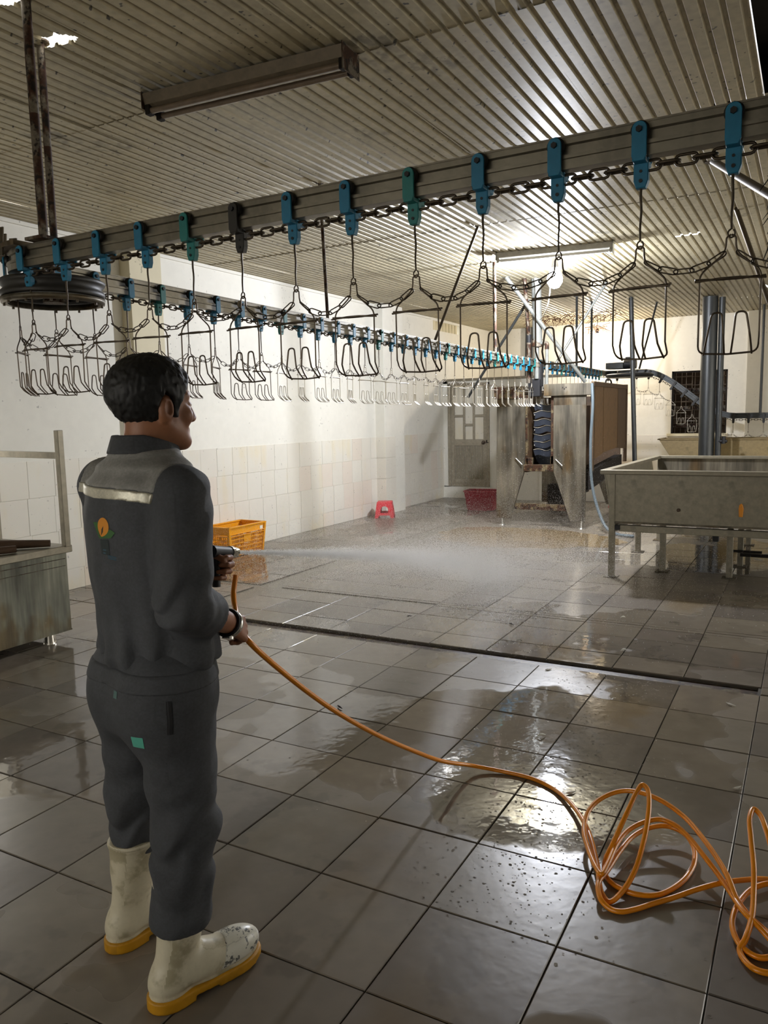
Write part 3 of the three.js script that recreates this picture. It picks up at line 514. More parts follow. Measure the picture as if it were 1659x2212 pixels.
// ================================================================ PLUCKING MACHINE
{
  const m = thing('plucking_machine', 'big steel plucking machine on four panel legs with black rubber inside', 'machine', [0, 0, -9.96]);
  const brown = std({ color: hex('#7d6142'), map: T.grime, roughness: 0.55 }), brownD = std({ color: hex('#5f4a35'), map: T.grime, roughness: 0.55 }), rubber = std({ color: hex('#1d222c'), roughness: 0.38 }), scale = std({ color: hex('#c9b690'), map: T.rust, roughness: 0.6, metalness: 0.2 }), bolt = std({ color: hex('#d6d6d2'), roughness: 0.25, metalness: 0.9 });
  const L = [[-3.715, 0.1], [-3.52, 0.1], [-3.325, 0.74], [-3.315, 1.74], [-3.7, 1.74]], Rg = [[-2.925, 0.745], [-2.7, 0.1], [-2.51, 0.1], [-2.51, 1.74], [-2.925, 1.74]];
  part(m, 'leg_panel', extrude(L, 0.03, [], 0.003).translate(0, 0, -0.03), M.steel); part(m, 'leg_panel', extrude(Rg, 0.03, [], 0.003).translate(0, 0, -0.03), M.steel);
  part(m, 'leg_panel', extrude(L, 0.03, [], 0.003).translate(0, 0, -2.08), M.steel); part(m, 'leg_panel', extrude(Rg, 0.03, [], 0.003).translate(0, 0, -2.08), M.steel);
  part(m, 'top_plate', RB(-3.05, -2.425, 1.72, 1.873, -0.09, 0.035, 0.006), M.steel, 'wide scaly steel plate above the right leg');
  part(m, 'top_plate', RB(-3.74, -3.33, 1.70, 1.86, -0.06, 0.02, 0.006), scale);
  for (let i = 0; i < 3; i++) part(m, 'bolt_head', new THREE.CylinderGeometry(0.007, 0.007, 0.012, 6).rotateX(Math.PI / 2).translate(-2.80 + i * 0.022, 1.825 - (i % 2) * 0.018, 0.038), M.black);
  part(m, 'sill', RB(-3.33, -2.92, 0.74, 0.83, -0.05, 0.012, 0.005), scale);
  part(m, 'cross_beam', bar(V(-3.47, 0.262, -0.05), V(-2.74, 0.262, -0.05), 0.05, 0.085), scale);
  for (const x of [-3.3, -2.955]) part(m, 'inner_post', RB(x - 0.018, x + 0.018, 0.8, 1.74, -0.06, -0.03, 0.004), scale);
  for (const [x, y] of [[-3.40, 0.86], [-2.86, 0.85]]) part(m, 'clamp_bolt', [rod(V(x - 0.03, y + 0.05, 0.02), V(x + 0.06, y - 0.03, 0.035), 0.007, 8), rod(V(x - 0.04, y + 0.055, 0), V(x - 0.03, y + 0.05, 0.025), 0.009, 8)], bolt);
  for (const [x, z] of [[-3.64, -0.02], [-2.56, -0.02], [-3.64, -2.06], [-2.56, -2.06]]) part(m, 'foot', [rod(V(x, 0, z), V(x, 0.12, z), 0.011, 10), new THREE.CylinderGeometry(0.035, 0.045, 0.012, 14).translate(x, 0.006, z)], bolt);
  // drum housing and its rubber fingers
  part(m, 'back_plate', B(-3.68, -2.5, 0.62, 1.74, -2.04, -2.0), brownD);
  part(m, 'inner_wall', [B(-3.34, -3.31, 0.72, 1.6, -2.0, -0.08), B(-2.93, -2.9, 0.72, 1.6, -2.0, -0.08)], brownD);
  part(m, 'drum_bed', [B(-3.31, -2.93, 0.76, 0.79, -2.0, -0.08)], rubber);
  for (let i = 0; i < 7; i++) {
    const y = 0.98 + i * 0.1, pts = []; for (let k = 0; k <= 12; k++) { const t = k / 12; pts.push(V(-3.24 + 0.3 * t, y + 0.012 * Math.sin(t * 9 + i) + (i % 2 ? 0.02 * t : 0), -0.16 - 0.05 * Math.sin(t * Math.PI))); }
    part(m, 'rubber_flap', sweepProfile(pts, [[-0.02, -0.042], [-0.02, 0.03], [0.0, 0.042], [0.014, 0.03], [0.014, -0.042]]), rubber);
    part(m, 'flap_edge', sweep(pts.map((p) => p.clone().add(V(0, 0.038, 0.02))), 0.004, 6), M.steelClean);
    if (i % 2) part(m, 'flap_bolt', lathe([[0, 0.014], [0.008, 0.012], [0.011, 0], [0.006, -0.02], [0, -0.02]], 8).rotateX(Math.PI / 2).translate(-3.22, y, -0.12), bolt);
  }
  part(m, 'rubber_drum', new THREE.CylinderGeometry(0.17, 0.17, 1.6, 24).rotateX(Math.PI / 2).translate(-3.1, 0.95, -1.1), rubber);
  part(m, 'grease_block', [RB(-3.31, -3.22, 0.80, 0.92, -0.09, -0.03, 0.008), RB(-2.98, -2.92, 0.83, 0.95, -0.09, -0.03, 0.008)], scale);
  // frame and brown side panels
  part(m, 'top_frame', [bar(V(-2.44, 1.86, -0.05), V(-2.44, 1.86, -2.12), 0.04, 0.06), bar(V(-3.7, 1.82, -0.05), V(-3.7, 1.82, -2.12), 0.04, 0.06), bar(V(-3.7, 1.84, -2.1), V(-2.44, 1.84, -2.1), 0.04, 0.05)], brownD);
  part(m, 'side_frame', bar(V(-2.45, 0.75, -0.1), V(-2.45, 1.85, -0.1), 0.04, 0.06), brownD); part(m, 'side_frame', [bar(V(-2.45, 0.75, -2.12), V(-2.45, 1.9, -2.12), 0.05, 0.06)], brownD);
  const sp = (a, b, c, d, y0, y1, mat) => part(m, 'side_panel', metreUV(new THREE.ExtrudeGeometry(new THREE.Shape([[a, y0], [b, y1], [d, 1.83], [c, 1.83]].map(([x, y]) => new THREE.Vector2(x, y))), { depth: 0.02, bevelEnabled: false }).rotateY(Math.PI / 2).translate(-2.455, 0, 0)), mat);
  sp(0.16, 0.62, 0.16, 0.62, 0.90, 0.95, brown); sp(0.64, 1.5, 0.64, 1.5, 0.96, 0.99, brown); sp(1.52, 2.08, 1.52, 2.08, 0.98, 0.95, brownD);
  part(m, 'side_panel', B(-3.72, -3.7, 0.9, 1.83, -2.08, -0.1), brownD);
  part(m, 'chute', metreUV(new THREE.ExtrudeGeometry(new THREE.Shape([[0.15, 0.74], [2.05, 0.86], [2.05, 0.66], [0.15, 0.5]].map(([x, y]) => new THREE.Vector2(x, y))), { depth: 0.1, bevelEnabled: false }).rotateY(Math.PI / 2).translate(-2.58, 0, 0)), M.dark);
  part(m, 'under_tray', [B(-3.3, -2.93, 0.30, 0.66, -1.9, -1.75), RB(-3.55, -3.2, 0.02, 0.4, -2.0, -1.8, 0.01)], M.dark);
  part(m, 'top_handle', sweep(smooth([V(-2.5, 1.86, -1.0), V(-2.5, 1.93, -1.05), V(-2.5, 1.95, -1.2), V(-2.5, 1.93, -1.35), V(-2.5, 1.86, -1.4)], 16), 0.012, 8), M.black);
  part(m, 'motor_cover', [RB(-3.28, -3.12, 1.72, 1.95, -0.12, -0.02, 0.01), new THREE.CylinderGeometry(0.06, 0.06, 0.3, 16).translate(-3.16, 2.0, -0.1)], M.black);
}
{
  const p = thing('water_pipe', 'grey upright water pipe feeding the plucking machine from above', 'pipe');
  part(p, 'pipe_run', [rod(V(-3.16, 1.95, -9.98), V(-3.16, 2.42, -9.98), 0.03, 14), rod(V(-3.15, 2.4, -9.98), V(-3.13, HC + 0.02, -9.85), 0.062, 16)], M.pipe);
  part(p, 'pipe_coupling', [rod(V(-3.16, 2.36, -9.98), V(-3.155, 2.46, -9.98), 0.068, 16), rod(V(-3.16, 2.1, -9.98), V(-3.16, 2.16, -9.98), 0.038, 14)], M.rust);
  const q = thing('water_pipe', 'small elbowed pipe bending down onto the machine top', 'pipe');
  part(q, 'pipe_run', sweep(rounded([V(-3.16, 2.4, -9.98), V(-3.02, 2.4, -9.96), V(-3.02, 1.87, -9.96)], 0.05, 6), 0.021, 10), M.pipe);
  part(q, 'elbow', sweep(rounded([V(-3.07, 2.4, -9.965), V(-3.02, 2.4, -9.96), V(-3.02, 2.32, -9.96)], 0.04, 6), 0.028, 10), M.rust);
  const r = thing('water_pipe', 'rusty pipe with a bright flaked upper end left of the bulb', 'pipe');
  part(r, 'pipe_run', [rod(V(-3.27, 1.9, -10.0), V(-3.26, 2.5, -9.95), 0.03, 10), rod(V(-3.26, 2.48, -9.95), V(-3.235, HC + 0.02, -9.7), 0.024, 10)], M.rust);
  part(r, 'pipe_coupling', rod(V(-3.262, 2.42, -9.96), V(-3.26, 2.52, -9.95), 0.036, 12), M.black);
  const c = thing('service_cable', 'bundle of two dark cables down the far corner wall', 'cable');
  for (const x of [-5.05, -4.93]) part(c, 'cable_run', rod(V(x, 2.14, ZB + 0.05), V(x + 0.02, HC, ZB + 0.05), 0.03, 8), M.darkPipe);
  solo('water_hose', 'grey rubber hose drooping from the machine top to the floor', 'hose', sweep(smooth([V(-2.42, 1.86, -9.9), V(-2.4, 1.6, -9.86), V(-2.42, 1.1, -9.86), V(-2.40, 0.62, -9.86), V(-2.31, 0.3, -9.8), V(-2.18, 0.08, -9.7), V(-2.05, 0.02, -9.6), V(-1.8, 0.02, -9.45)], 50), 0.019, 10), std({ color: hex('#59646a'), roughness: 0.5 }));
  const w = thing('lamp_wire', 'white flex looping down from the white bulb to the pipes', 'wire');
  part(w, 'wire', sweep(smooth([V(-2.5, 3.0, -8.52), V(-2.52, HC + 0.0, -8.5), V(-2.56, HC - 0.03, -8.55), V(-2.57, 2.95, -8.6), V(-2.66, 2.72, -8.8), V(-2.84, 2.6, -9.1), V(-2.96, 2.72, -9.4), V(-3.08, 3.02, -9.7), V(-3.12, HC, -9.75)], 60), 0.006, 6), M.wall);
  const w2 = thing('lamp_wire', 'thin flex holding the warm bulb in the straw nest', 'wire');
  part(w2, 'wire', sweep(smooth([V(-3.42, 2.9, -14.3), V(-3.425, 3.0, -14.3), V(-3.41, 3.1, -14.3), V(-3.42, HC + 0.01, -14.3)], 16), 0.006, 6), M.dark);
}
// straw nests stuck under the ceiling
for (const [label, x, y, z, n, sx, sz] of [['brown straw nest on the ceiling above the machine', -3.6, HC - 0.03, -13.6, 150, 0.75, 0.35], ['straw tuft hanging round the warm bulb flex', -3.42, 3.02, -14.3, 70, 0.13, 0.12]]) {
  const g = []; for (let i = 0; i < n; i++) { const a = V(x + rr(-sx, sx), y + rr(-0.05, 0.02), z + rr(-sz, sz)); g.push(rod(a, a.clone().add(V(rr(-0.16, 0.16), rr(-0.13, 0.03), rr(-0.12, 0.12))), 0.005, 4)); }
  const s = solo('straw_nest', label, 'nest', g, std({ color: hex('#6b4a35'), roughness: 0.9 })); s.userData.kind = 'stuff';
}
// ================================================================ STEEL TROUGH (front right) AND SCALDING TROUGH (back)
{
  const t = thing('steel_trough', 'large waist-high steel trough on square legs at right', 'trough');
  const st = M.steelClean, x0 = -1.55, x1 = 1.7, z0 = -7.13, z1 = -9.5;
  part(t, 'front_panel', RB(x0, x1, 0.512, 0.95, z0 - 0.012, z0, 0.003), st);
  part(t, 'rim', [RB(x0 - 0.1, x1, 0.945, 0.985, z0 - 0.05, z0 + 0.05, 0.008), bar(V(x0 - 0.075, 0.965, z0), V(x0 - 0.0, 0.965, z1), 0.075, 0.035), RB(x0 - 0.02, x1, 0.95, 0.985, z1 - 0.03, z1 + 0.02, 0.006)], st);
  part(t, 'back_panel', RB(x0, x1, 0.50, 0.97, z1 - 0.012, z1, 0.003), M.steel);
  part(t, 'end_panel', [metreUV(new THREE.BoxGeometry(0.012, 0.46, z0 - z1 - 0.02).translate(0, -0.23, 0)).rotateZ(0.16).translate(x0 - 0.075, 0.965, (z0 + z1) / 2)], st);
  part(t, 'trough_floor', B(x0, x1, 0.50, 0.512, z1, z0), st);
  part(t, 'bottom_lip', RB(x0 + 0.02, x1, 0.50, 0.516, z0 - 0.01, z0 + 0.012, 0.003), M.steel);
  part(t, 'support_beam', [RB(x0 + 0.06, x1, 0.425, 0.485, z0 - 0.05, z0 - 0.0, 0.004), bar(V(x0 + 0.02, 0.455, z0 - 0.03), V(x0 + 0.02, 0.455, z1), 0.05, 0.06), RB(x0, x1, 0.425, 0.485, z1, z1 + 0.05, 0.004)], st);
  for (const [x, z, h] of [[x0, z0 - 0.01, 0.95], [-1.575, -8.53, 0.45], [-1.17, -7.56, 0.45], [-0.585, -7.47, 0.45], [-0.54, -8.08, 0.45], [0.4, -7.3, 0.45], [0.4, -9.3, 0.45], [-1.5, -9.4, 0.45], [-0.55, -9.4, 0.45]]) {
    const g = part(t, 'leg', RB(x - 0.026, x + 0.026, 0.006, h, z - 0.026, z + 0.026, 0.004), st);
    part(g, 'foot_plate', RB(x - 0.06, x + 0.06, 0.0, 0.008, z - 0.06, z + 0.06, 0.002), M.steel);
  }
  part(t, 'grommet', [RB(x0 + 0.03, x0 + 0.075, 0.44, 0.485, z0 - 0.0, z0 + 0.012, 0.004)], M.black);
  part(t, 'drain_cap', [new THREE.CylinderGeometry(0.016, 0.016, 0.012, 12).rotateX(Math.PI / 2).translate(-0.98, 0.64, z0 + 0.005)], M.rust);
  part(t, 'drain_valve', [RB(-0.71, -0.66, 0.36, 0.43, -7.3, -7.24, 0.006)], M.black);
  part(t, 'lower_shelf_bar', [bar(V(-0.54, 0.12, -8.05), V(1.2, 0.12, -8.05), 0.03, 0.03), bar(V(-0.6, 0.16, -8.0), V(-0.35, 0.16, -8.0), 0.04, 0.02)], M.dark);
  const k = thing('knife', 'small orange-handled knife hooked on the trough front', 'knife', [-0.482, 0, z0 + 0.004]);
  part(k, 'handle', extrude([[-0.012, 0.605], [0.010, 0.605], [0.016, 0.67], [0.010, 0.70], [0.0, 0.712], [-0.012, 0.70], [-0.016, 0.67]], 0.012, [[[-0.003, 0.69], [0.004, 0.69], [0.004, 0.70], [-0.003, 0.70]]], 0.003), std({ color: hex('#d98a12'), roughness: 0.45 }));
  part(k, 'blade', extrude([[-0.010, 0.607], [0.008, 0.607], [0.006, 0.56], [-0.004, 0.55]], 0.0015).translate(0, 0, 0.004), M.steelClean);
  const s = thing('scalding_trough', 'long beige scalding trough with slanted end below the back window', 'trough');
  const beige = std({ color: hex('#9c8a63'), map: T.grime, roughness: 0.5, metalness: 0.2 });
  part(s, 'trough_side', extrude([[-2.2, 1.02], [1.2, 1.02], [1.2, 0.6], [-1.93, 0.6]], 0.012, [], 0.002).translate(0, 0, -13.62), beige);
  part(s, 'trough_back', extrude([[-2.2, 1.02], [1.2, 1.02], [1.2, 0.6], [-1.93, 0.6]], 0.012, [], 0.002).translate(0, 0, -14.22), beige);
  part(s, 'trough_end', [metreUV(new THREE.BoxGeometry(0.012, 0.5, 0.6)).rotateZ(0.571).translate(-2.065, 0.81, -13.91)], beige);
  part(s, 'trough_floor', B(-1.93, 1.2, 0.6, 0.615, -14.21, -13.61), beige);
  part(s, 'trough_rim', [RB(-2.22, 1.2, 1.015, 1.035, -13.63, -13.58, 0.004), RB(-2.22, 1.2, 1.015, 1.035, -14.24, -14.19, 0.004), RB(-2.23, -2.18, 1.015, 1.035, -14.24, -13.58, 0.004)], beige);
  for (const x of [-1.8, -0.4, 1.0]) for (const z of [-13.68, -14.16]) part(s, 'leg', RB(x - 0.025, x + 0.025, 0.34, 0.6, z - 0.025, z + 0.025, 0.004), beige);
}
// ================================================================ CABINET (left edge)
{
  const x = -4.494, c = thing('steel_cabinet', 'low dented steel cabinet with a goalpost frame at the left edge', 'cabinet');
  const zinc = std({ color: hex('#a9ab9d'), map: T.steel, roughness: 0.5, metalness: 0.35 });
  part(c, 'side_panel', RB(x - 0.012, x, 0.075, 0.625, -3.59, -1.7, 0.004), zinc);
  part(c, 'end_panel', [RB(x - 0.72, x - 0.004, 0.075, 0.625, -3.6, -3.588, 0.004), RB(x - 0.72, x, 0.075, 0.625, -1.71, -1.7, 0.004), RB(x - 0.73, x - 0.718, 0.075, 0.625, -3.6, -1.7, 0.004)], zinc);
  part(c, 'bottom_panel', B(x - 0.72, x, 0.07, 0.08, -3.6, -1.7), zinc);
  part(c, 'top_slab', RB(x - 0.76, x + 0.012, 0.618, 0.668, -3.64, -1.68, 0.006), M.steelClean);
  part(c, 'weld_seam', [bar(V(x + 0.001, 0.585, -1.75), V(x + 0.001, 0.58, -3.58), 0.006, 0.004), bar(V(x + 0.001, 0.535, -1.75), V(x + 0.001, 0.53, -3.58), 0.005, 0.003)], M.rust);
  for (const [fx, fz] of [[x - 0.06, -3.46], [x - 0.06, -1.85], [x - 0.66, -3.46], [x - 0.66, -1.85]]) part(c, 'foot', [new THREE.CylinderGeometry(0.035, 0.04, 0.072, 18).translate(fx, 0.036, fz), new THREE.CylinderGeometry(0.044, 0.046, 0.012, 18).translate(fx, 0.006, fz)], std({ color: hex('#c9c4ba'), roughness: 0.2, metalness: 0.9 }));
  const p = part(c, 'frame_post', [RB(x - 0.022, x + 0.022, 0.66, 1.462, -3.622, -3.578, 0.004)], M.steelClean);
  part(c, 'frame_post', [RB(x - 0.762, x - 0.718, 0.66, 1.462, -3.622, -3.578, 0.004)], M.steelClean);
  part(c, 'frame_bar', [bar(V(x - 0.74, 1.30, -3.6), V(x - 0.02, 1.29, -3.6), 0.03, 0.045)], M.steelClean);
  const brown = std({ color: hex('#4c3826'), map: T.grime, roughness: 0.8 });
  solo('brown_roll', 'longer tapering brown roll lying on the cabinet top', 'roll', [rod(V(-5.15, 0.72, -2.9), V(-4.53, 0.696, -3.50), 0.05, 16, 0.024)], brown);
  solo('brown_roll', 'shorter brown roll nearer the cabinet front edge', 'roll', [rod(V(-4.85, 0.705, -2.55), V(-4.55, 0.695, -3.25), 0.034, 16, 0.024)], brown);
}
// ================================================================ FLUORESCENT FITTINGS
function tubeLight(label, x0, x1, y, z, dirty, tilt) {
  const f = thing('fluorescent_fitting', label, 'light fitting', [(x0 + x1) / 2, y, z], tilt), L = (x1 - x0) / 2;
  const body = std({ color: dirty ? hex('#8d8273') : hex('#dcdcd8'), map: T.grime, roughness: 0.5 }), tube = std({ color: dirty ? hex('#8c7d70') : hex('#f2f2f0'), map: dirty ? T.grime : null, roughness: 0.3 });
  part(f, 'housing', metreUV(new THREE.ExtrudeGeometry(new THREE.Shape([[-0.075, 0], [0.075, 0], [0.06, -0.05], [0.03, -0.062], [-0.03, -0.062], [-0.06, -0.05]].map(([a, b]) => new THREE.Vector2(a, b))), { depth: 2 * L, bevelEnabled: false }).rotateY(Math.PI / 2).translate(-L, 0, 0)), body);
  for (const s of dirty ? [-1, 1] : [1]) {
    const z = s * 0.042; part(f, 'lamp_tube', rod(V(-L + 0.03, -0.078, z), V(L - 0.03, -0.078, z), 0.0155, 14), tube);
    part(f, 'tube_holder', [RB(-L, -L + 0.03, -0.1, -0.05, z - 0.02, z + 0.02, 0.005), RB(L - 0.03, L, -0.1, -0.05, z - 0.02, z + 0.02, 0.005)], dirty ? M.dark : body);
  }
  part(f, 'end_plate', [RB(L, L + 0.006, -0.11, 0.02, -0.085, 0.085, 0.002)], dirty ? M.rust : M.pipe);
  part(f, 'end_plate', [RB(-L - 0.006, -L, -0.075, 0.01, -0.08, 0.08, 0.002)], dirty ? M.rust : M.pipe);
  return f;
}
tubeLight('dusty unlit twin-tube fitting on the ceiling above the worker', -3.1, -1.93, HC - 0.002, -3.25, true, 0.06);
tubeLight('slim pale single-tube fitting beside the white bulb', -2.99, -1.81, HC - 0.002, -8.14, false, 0.12);
// ================================================================ CRATES, STOOLS, BASKET
{
  const Y = std({ color: hex('#e59a0c'), roughness: 0.42 }), yD = std({ color: hex('#d98d0a'), roughness: 0.45 });
  const c = thing('plastic_crate', 'yellow slatted plastic crate on the floor against the left wall', 'crate', [-5.655, 0, -6.80], -0.03), W = 0.15, D = 0.275, H = 0.335, tp = 0.028;
  part(c, 'crate_base', RB(-W, W, 0.004, 0.016, -D, D, 0.004), yD);
  const wallAt = (side, u, y) => { const t = tp * (y / H); return side === 0 ? V(W + t, y, u * (D + t)) : side === 1 ? V(-W - t, y, u * (D + t)) : side === 2 ? V(u * (W + t), y, D + t) : V(u * (W + t), y, -D - t); };
  for (let s = 0; s < 4; s++) {
    const n = s < 2 ? 22 : 12, g = [];
    for (let i = 0; i <= n; i++) { const u = -1 + (2 * i) / n; g.push(bar(wallAt(s, u, 0.01), wallAt(s, u, 0.235), 0.008, 0.008)); }
    for (const y of [0.015, 0.06, 0.105, 0.15, 0.195]) g.push(bar(wallAt(s, -1, y), wallAt(s, 1, y), 0.007, 0.012));
    part(c, 'crate_lattice', g, Y);
    part(c, 'crate_band', [0.235, 0.258].map((y) => bar(wallAt(s, -1.03, y), wallAt(s, 1.03, y), 0.03, 0.008)).concat([bar(wallAt(s, -1, 0.285), wallAt(s, 1, 0.285), 0.006, 0.06)]), Y);
    if (s < 2) part(c, 'crate_plate', bar(wallAt(s, -0.18, 0.19), wallAt(s, 0.18, 0.19), 0.011, 0.085), Y);
  }
  part(c, 'crate_rim', [0, 1, 2, 3].map((s) => bar(wallAt(s, -1.05, H), wallAt(s, 1.05, H), 0.034, 0.014)).concat([0, 1, 2, 3].map((s) => bar(wallAt(s, -1.05, H - 0.012), wallAt(s, 1.05, H - 0.012), 0.01, 0.03))), Y);
  part(c, 'corner_post', [[1, 1], [1, -1], [-1, 1], [-1, -1]].map(([a, b]) => bar(V(a * W, 0.005, b * D), V(a * (W + tp), H, b * (D + tp)), 0.03, 0.03)), Y);
  part(c, 'crate_label', [RB(W + 0.029, W + 0.031, 0.255, 0.30, -D + 0.01, -D + 0.06, 0.0005)], M.wall);
  part(c, 'corner_cap', [RB(W - 0.008, W + 0.024, 0.005, 0.05, D - 0.012, D + 0.022, 0.006)], std({ color: hex('#6d2118'), roughness: 0.6 }));
  function stool(label, pos, turn, s = 1) {
    const red = std({ color: hex('#d23a44'), roughness: 0.42 });
    const t = thing('plastic_stool', label, 'stool', pos, turn), w0 = 0.105, w1 = 0.138, h = 0.235;
    part(t, 'seat', [RB(-w0 - 0.004, w0 + 0.004, h - 0.022, h, -w0 - 0.004, w0 + 0.004, 0.01)], red);
    const q = (x, y) => { const k = (w1 + (w0 - w1) * (y / h)) / w1; return [x * k, y]; };
    for (let i = 0; i < 4; i++) {
      const arch = []; for (let k = 0; k <= 10; k++) { const f = Math.PI * (1 - k / 10); arch.push([Math.cos(f) * 0.055, 0.125 + Math.sin(f) * 0.05]); }
      const g = extrude([q(-w1, 0), q(-w1 + 0.042, 0), q(-w1 + 0.06, 0.04), q(w1 - 0.06, 0.04), q(w1 - 0.042, 0), q(w1, 0), q(w1, h - 0.01), q(-w1, h - 0.01)], 0.005, [[[-0.06, 0.075], ...arch, [0.06, 0.075]]], 0.0015);
      part(t, 'side_with_legs', g.rotateX(-Math.atan((w1 - w0) / h)).translate(0, 0, w1 - 0.003).rotateY((i * Math.PI) / 2), red);
    }
    t.scale.setScalar(s); return t;
  }
  stool('small red plastic stool on the floor before the pilaster', [-5.565, 0, -10.17], 0.42, 1.02);
  stool('red plastic stool half hidden right of the plucking machine', [-2.62, 0, -12.55], 0.2, 1.15);
  const r = thing('plastic_basket', 'dark red plastic basket on the floor below the door', 'basket', [-4.53, 0, -11.5], 0.12);
  const rd = std({ color: hex('#8d2230'), roughness: 0.45 });
  const shell = []; { const prof = (a, y) => { const w = 0.215 + 0.055 * (y / 0.3), d = 0.15 + 0.045 * (y / 0.3), ca = Math.cos(a), sa = Math.sin(a), p = 5; return V(Math.sign(ca) * Math.pow(Math.abs(ca), 2 / p) * w, y, Math.sign(sa) * Math.pow(Math.abs(sa), 2 / p) * d); };
    const g = new THREE.BufferGeometry(), pos = [], idx = [], N = 48, ys = [0.0, 0.01, 0.29, 0.3, 0.298, 0.012];
    ys.forEach((y, k) => { for (let i = 0; i <= N; i++) { const v = prof((i / N) * Math.PI * 2, y); const s = k === 0 ? 0.96 : k >= 4 ? 0.975 : 1; pos.push(v.x * s, y, v.z * s); if (k && i) { const a = (k - 1) * (N + 1) + i - 1; idx.push(a, a + N + 1, a + 1, a + 1, a + N + 1, a + N + 2); } } });
    g.setAttribute('position', new THREE.Float32BufferAttribute(pos, 3)); g.setIndex(idx); g.computeVertexNormals(); shell.push(g);
    part(r, 'basket_shell', [g, RB(-0.2, 0.2, 0.002, 0.014, -0.14, 0.14, 0.004)], rd);
    const rim = []; for (let i = 0; i < 48; i++) rim.push(prof((i / 48) * Math.PI * 2, 0.3).multiplyScalar(1).add(V(0, 0, 0))); part(r, 'basket_rim', sweep(rim, 0.013, 6, true), rd);
    for (let i = 0; i < 9; i++) part(r, 'basket_rib', bar(V(-0.2 + i * 0.05, 0.03, 0.16), V(-0.225 + i * 0.056, 0.27, 0.194), 0.006, 0.01), rd); }
}
// dark feathered brush hanging from the near rail at the right edge
{
  const g = [], f = []; for (let i = 0; i < 90; i++) { const a = rr(0, 6.28), q = rr(0.02, 0.055), y = rr(-0.12, 0.06), p = V(Math.cos(a) * q, y, Math.sin(a) * q); g.push(rod(p, p.clone().add(V(Math.cos(a) * rr(0.02, 0.05), -rr(0.03, 0.09), Math.sin(a) * rr(0.02, 0.05))), 0.003, 4, 0.0008)); }
  const t = thing('feather_brush', 'dark ragged feather-caked brush hanging at the right edge', 'brush', [-0.045, 2.06, -2.2], 0);
  part(t, 'brush_core', lathe([[0, 0.12], [0.03, 0.11], [0.055, 0.05], [0.058, -0.05], [0.04, -0.11], [0, -0.12]], 16), M.dark);
  part(t, 'feather_strands', g, M.black).userData.kind = 'stuff'; part(t, 'hanging_wire', rod(V(0, 0.11, 0), V(0, 0.15, -0.05), 0.005, 6), M.black);
}
// racks of wire beyond the window
for (let k = 0; k < 3; k++) {
  const t = thing('wire_rack', ['tall wire rack seen through the back window, leftmost', 'middle wire rack seen through the back window', 'wire rack seen through the back window, rightmost'][k], 'rack', [-2.25 + k * 0.42, 0.2, -16.3 - k * 0.15], rr(-0.2, 0.2)), m = std({ color: hex('#8a7a69'), roughness: 0.5, metalness: 0.4 });
  for (let y = 0; y < 10; y++) part(t, 'rack_shelf', [0, 0.08, 0.16].map((z) => rod(V(-0.2, 0.5 + y * 0.16, z), V(0.2, 0.5 + y * 0.16 + rr(-0.02, 0.02), z), 0.007, 6)), m);
  for (let x = 0; x < 5; x++) part(t, 'rack_upright', rod(V(-0.2 + x * 0.1, 0, 0), V(-0.2 + x * 0.1 + rr(-0.01, 0.01), 2.1, 0), 0.008, 6), m);
  part(t, 'stacked_tray', [0, 1, 2, 3].map((i) => RB(-0.19, 0.19, 0.62 + i * 0.34, 0.70 + i * 0.34, 0.0, 0.2, 0.01)), M.rust);
}
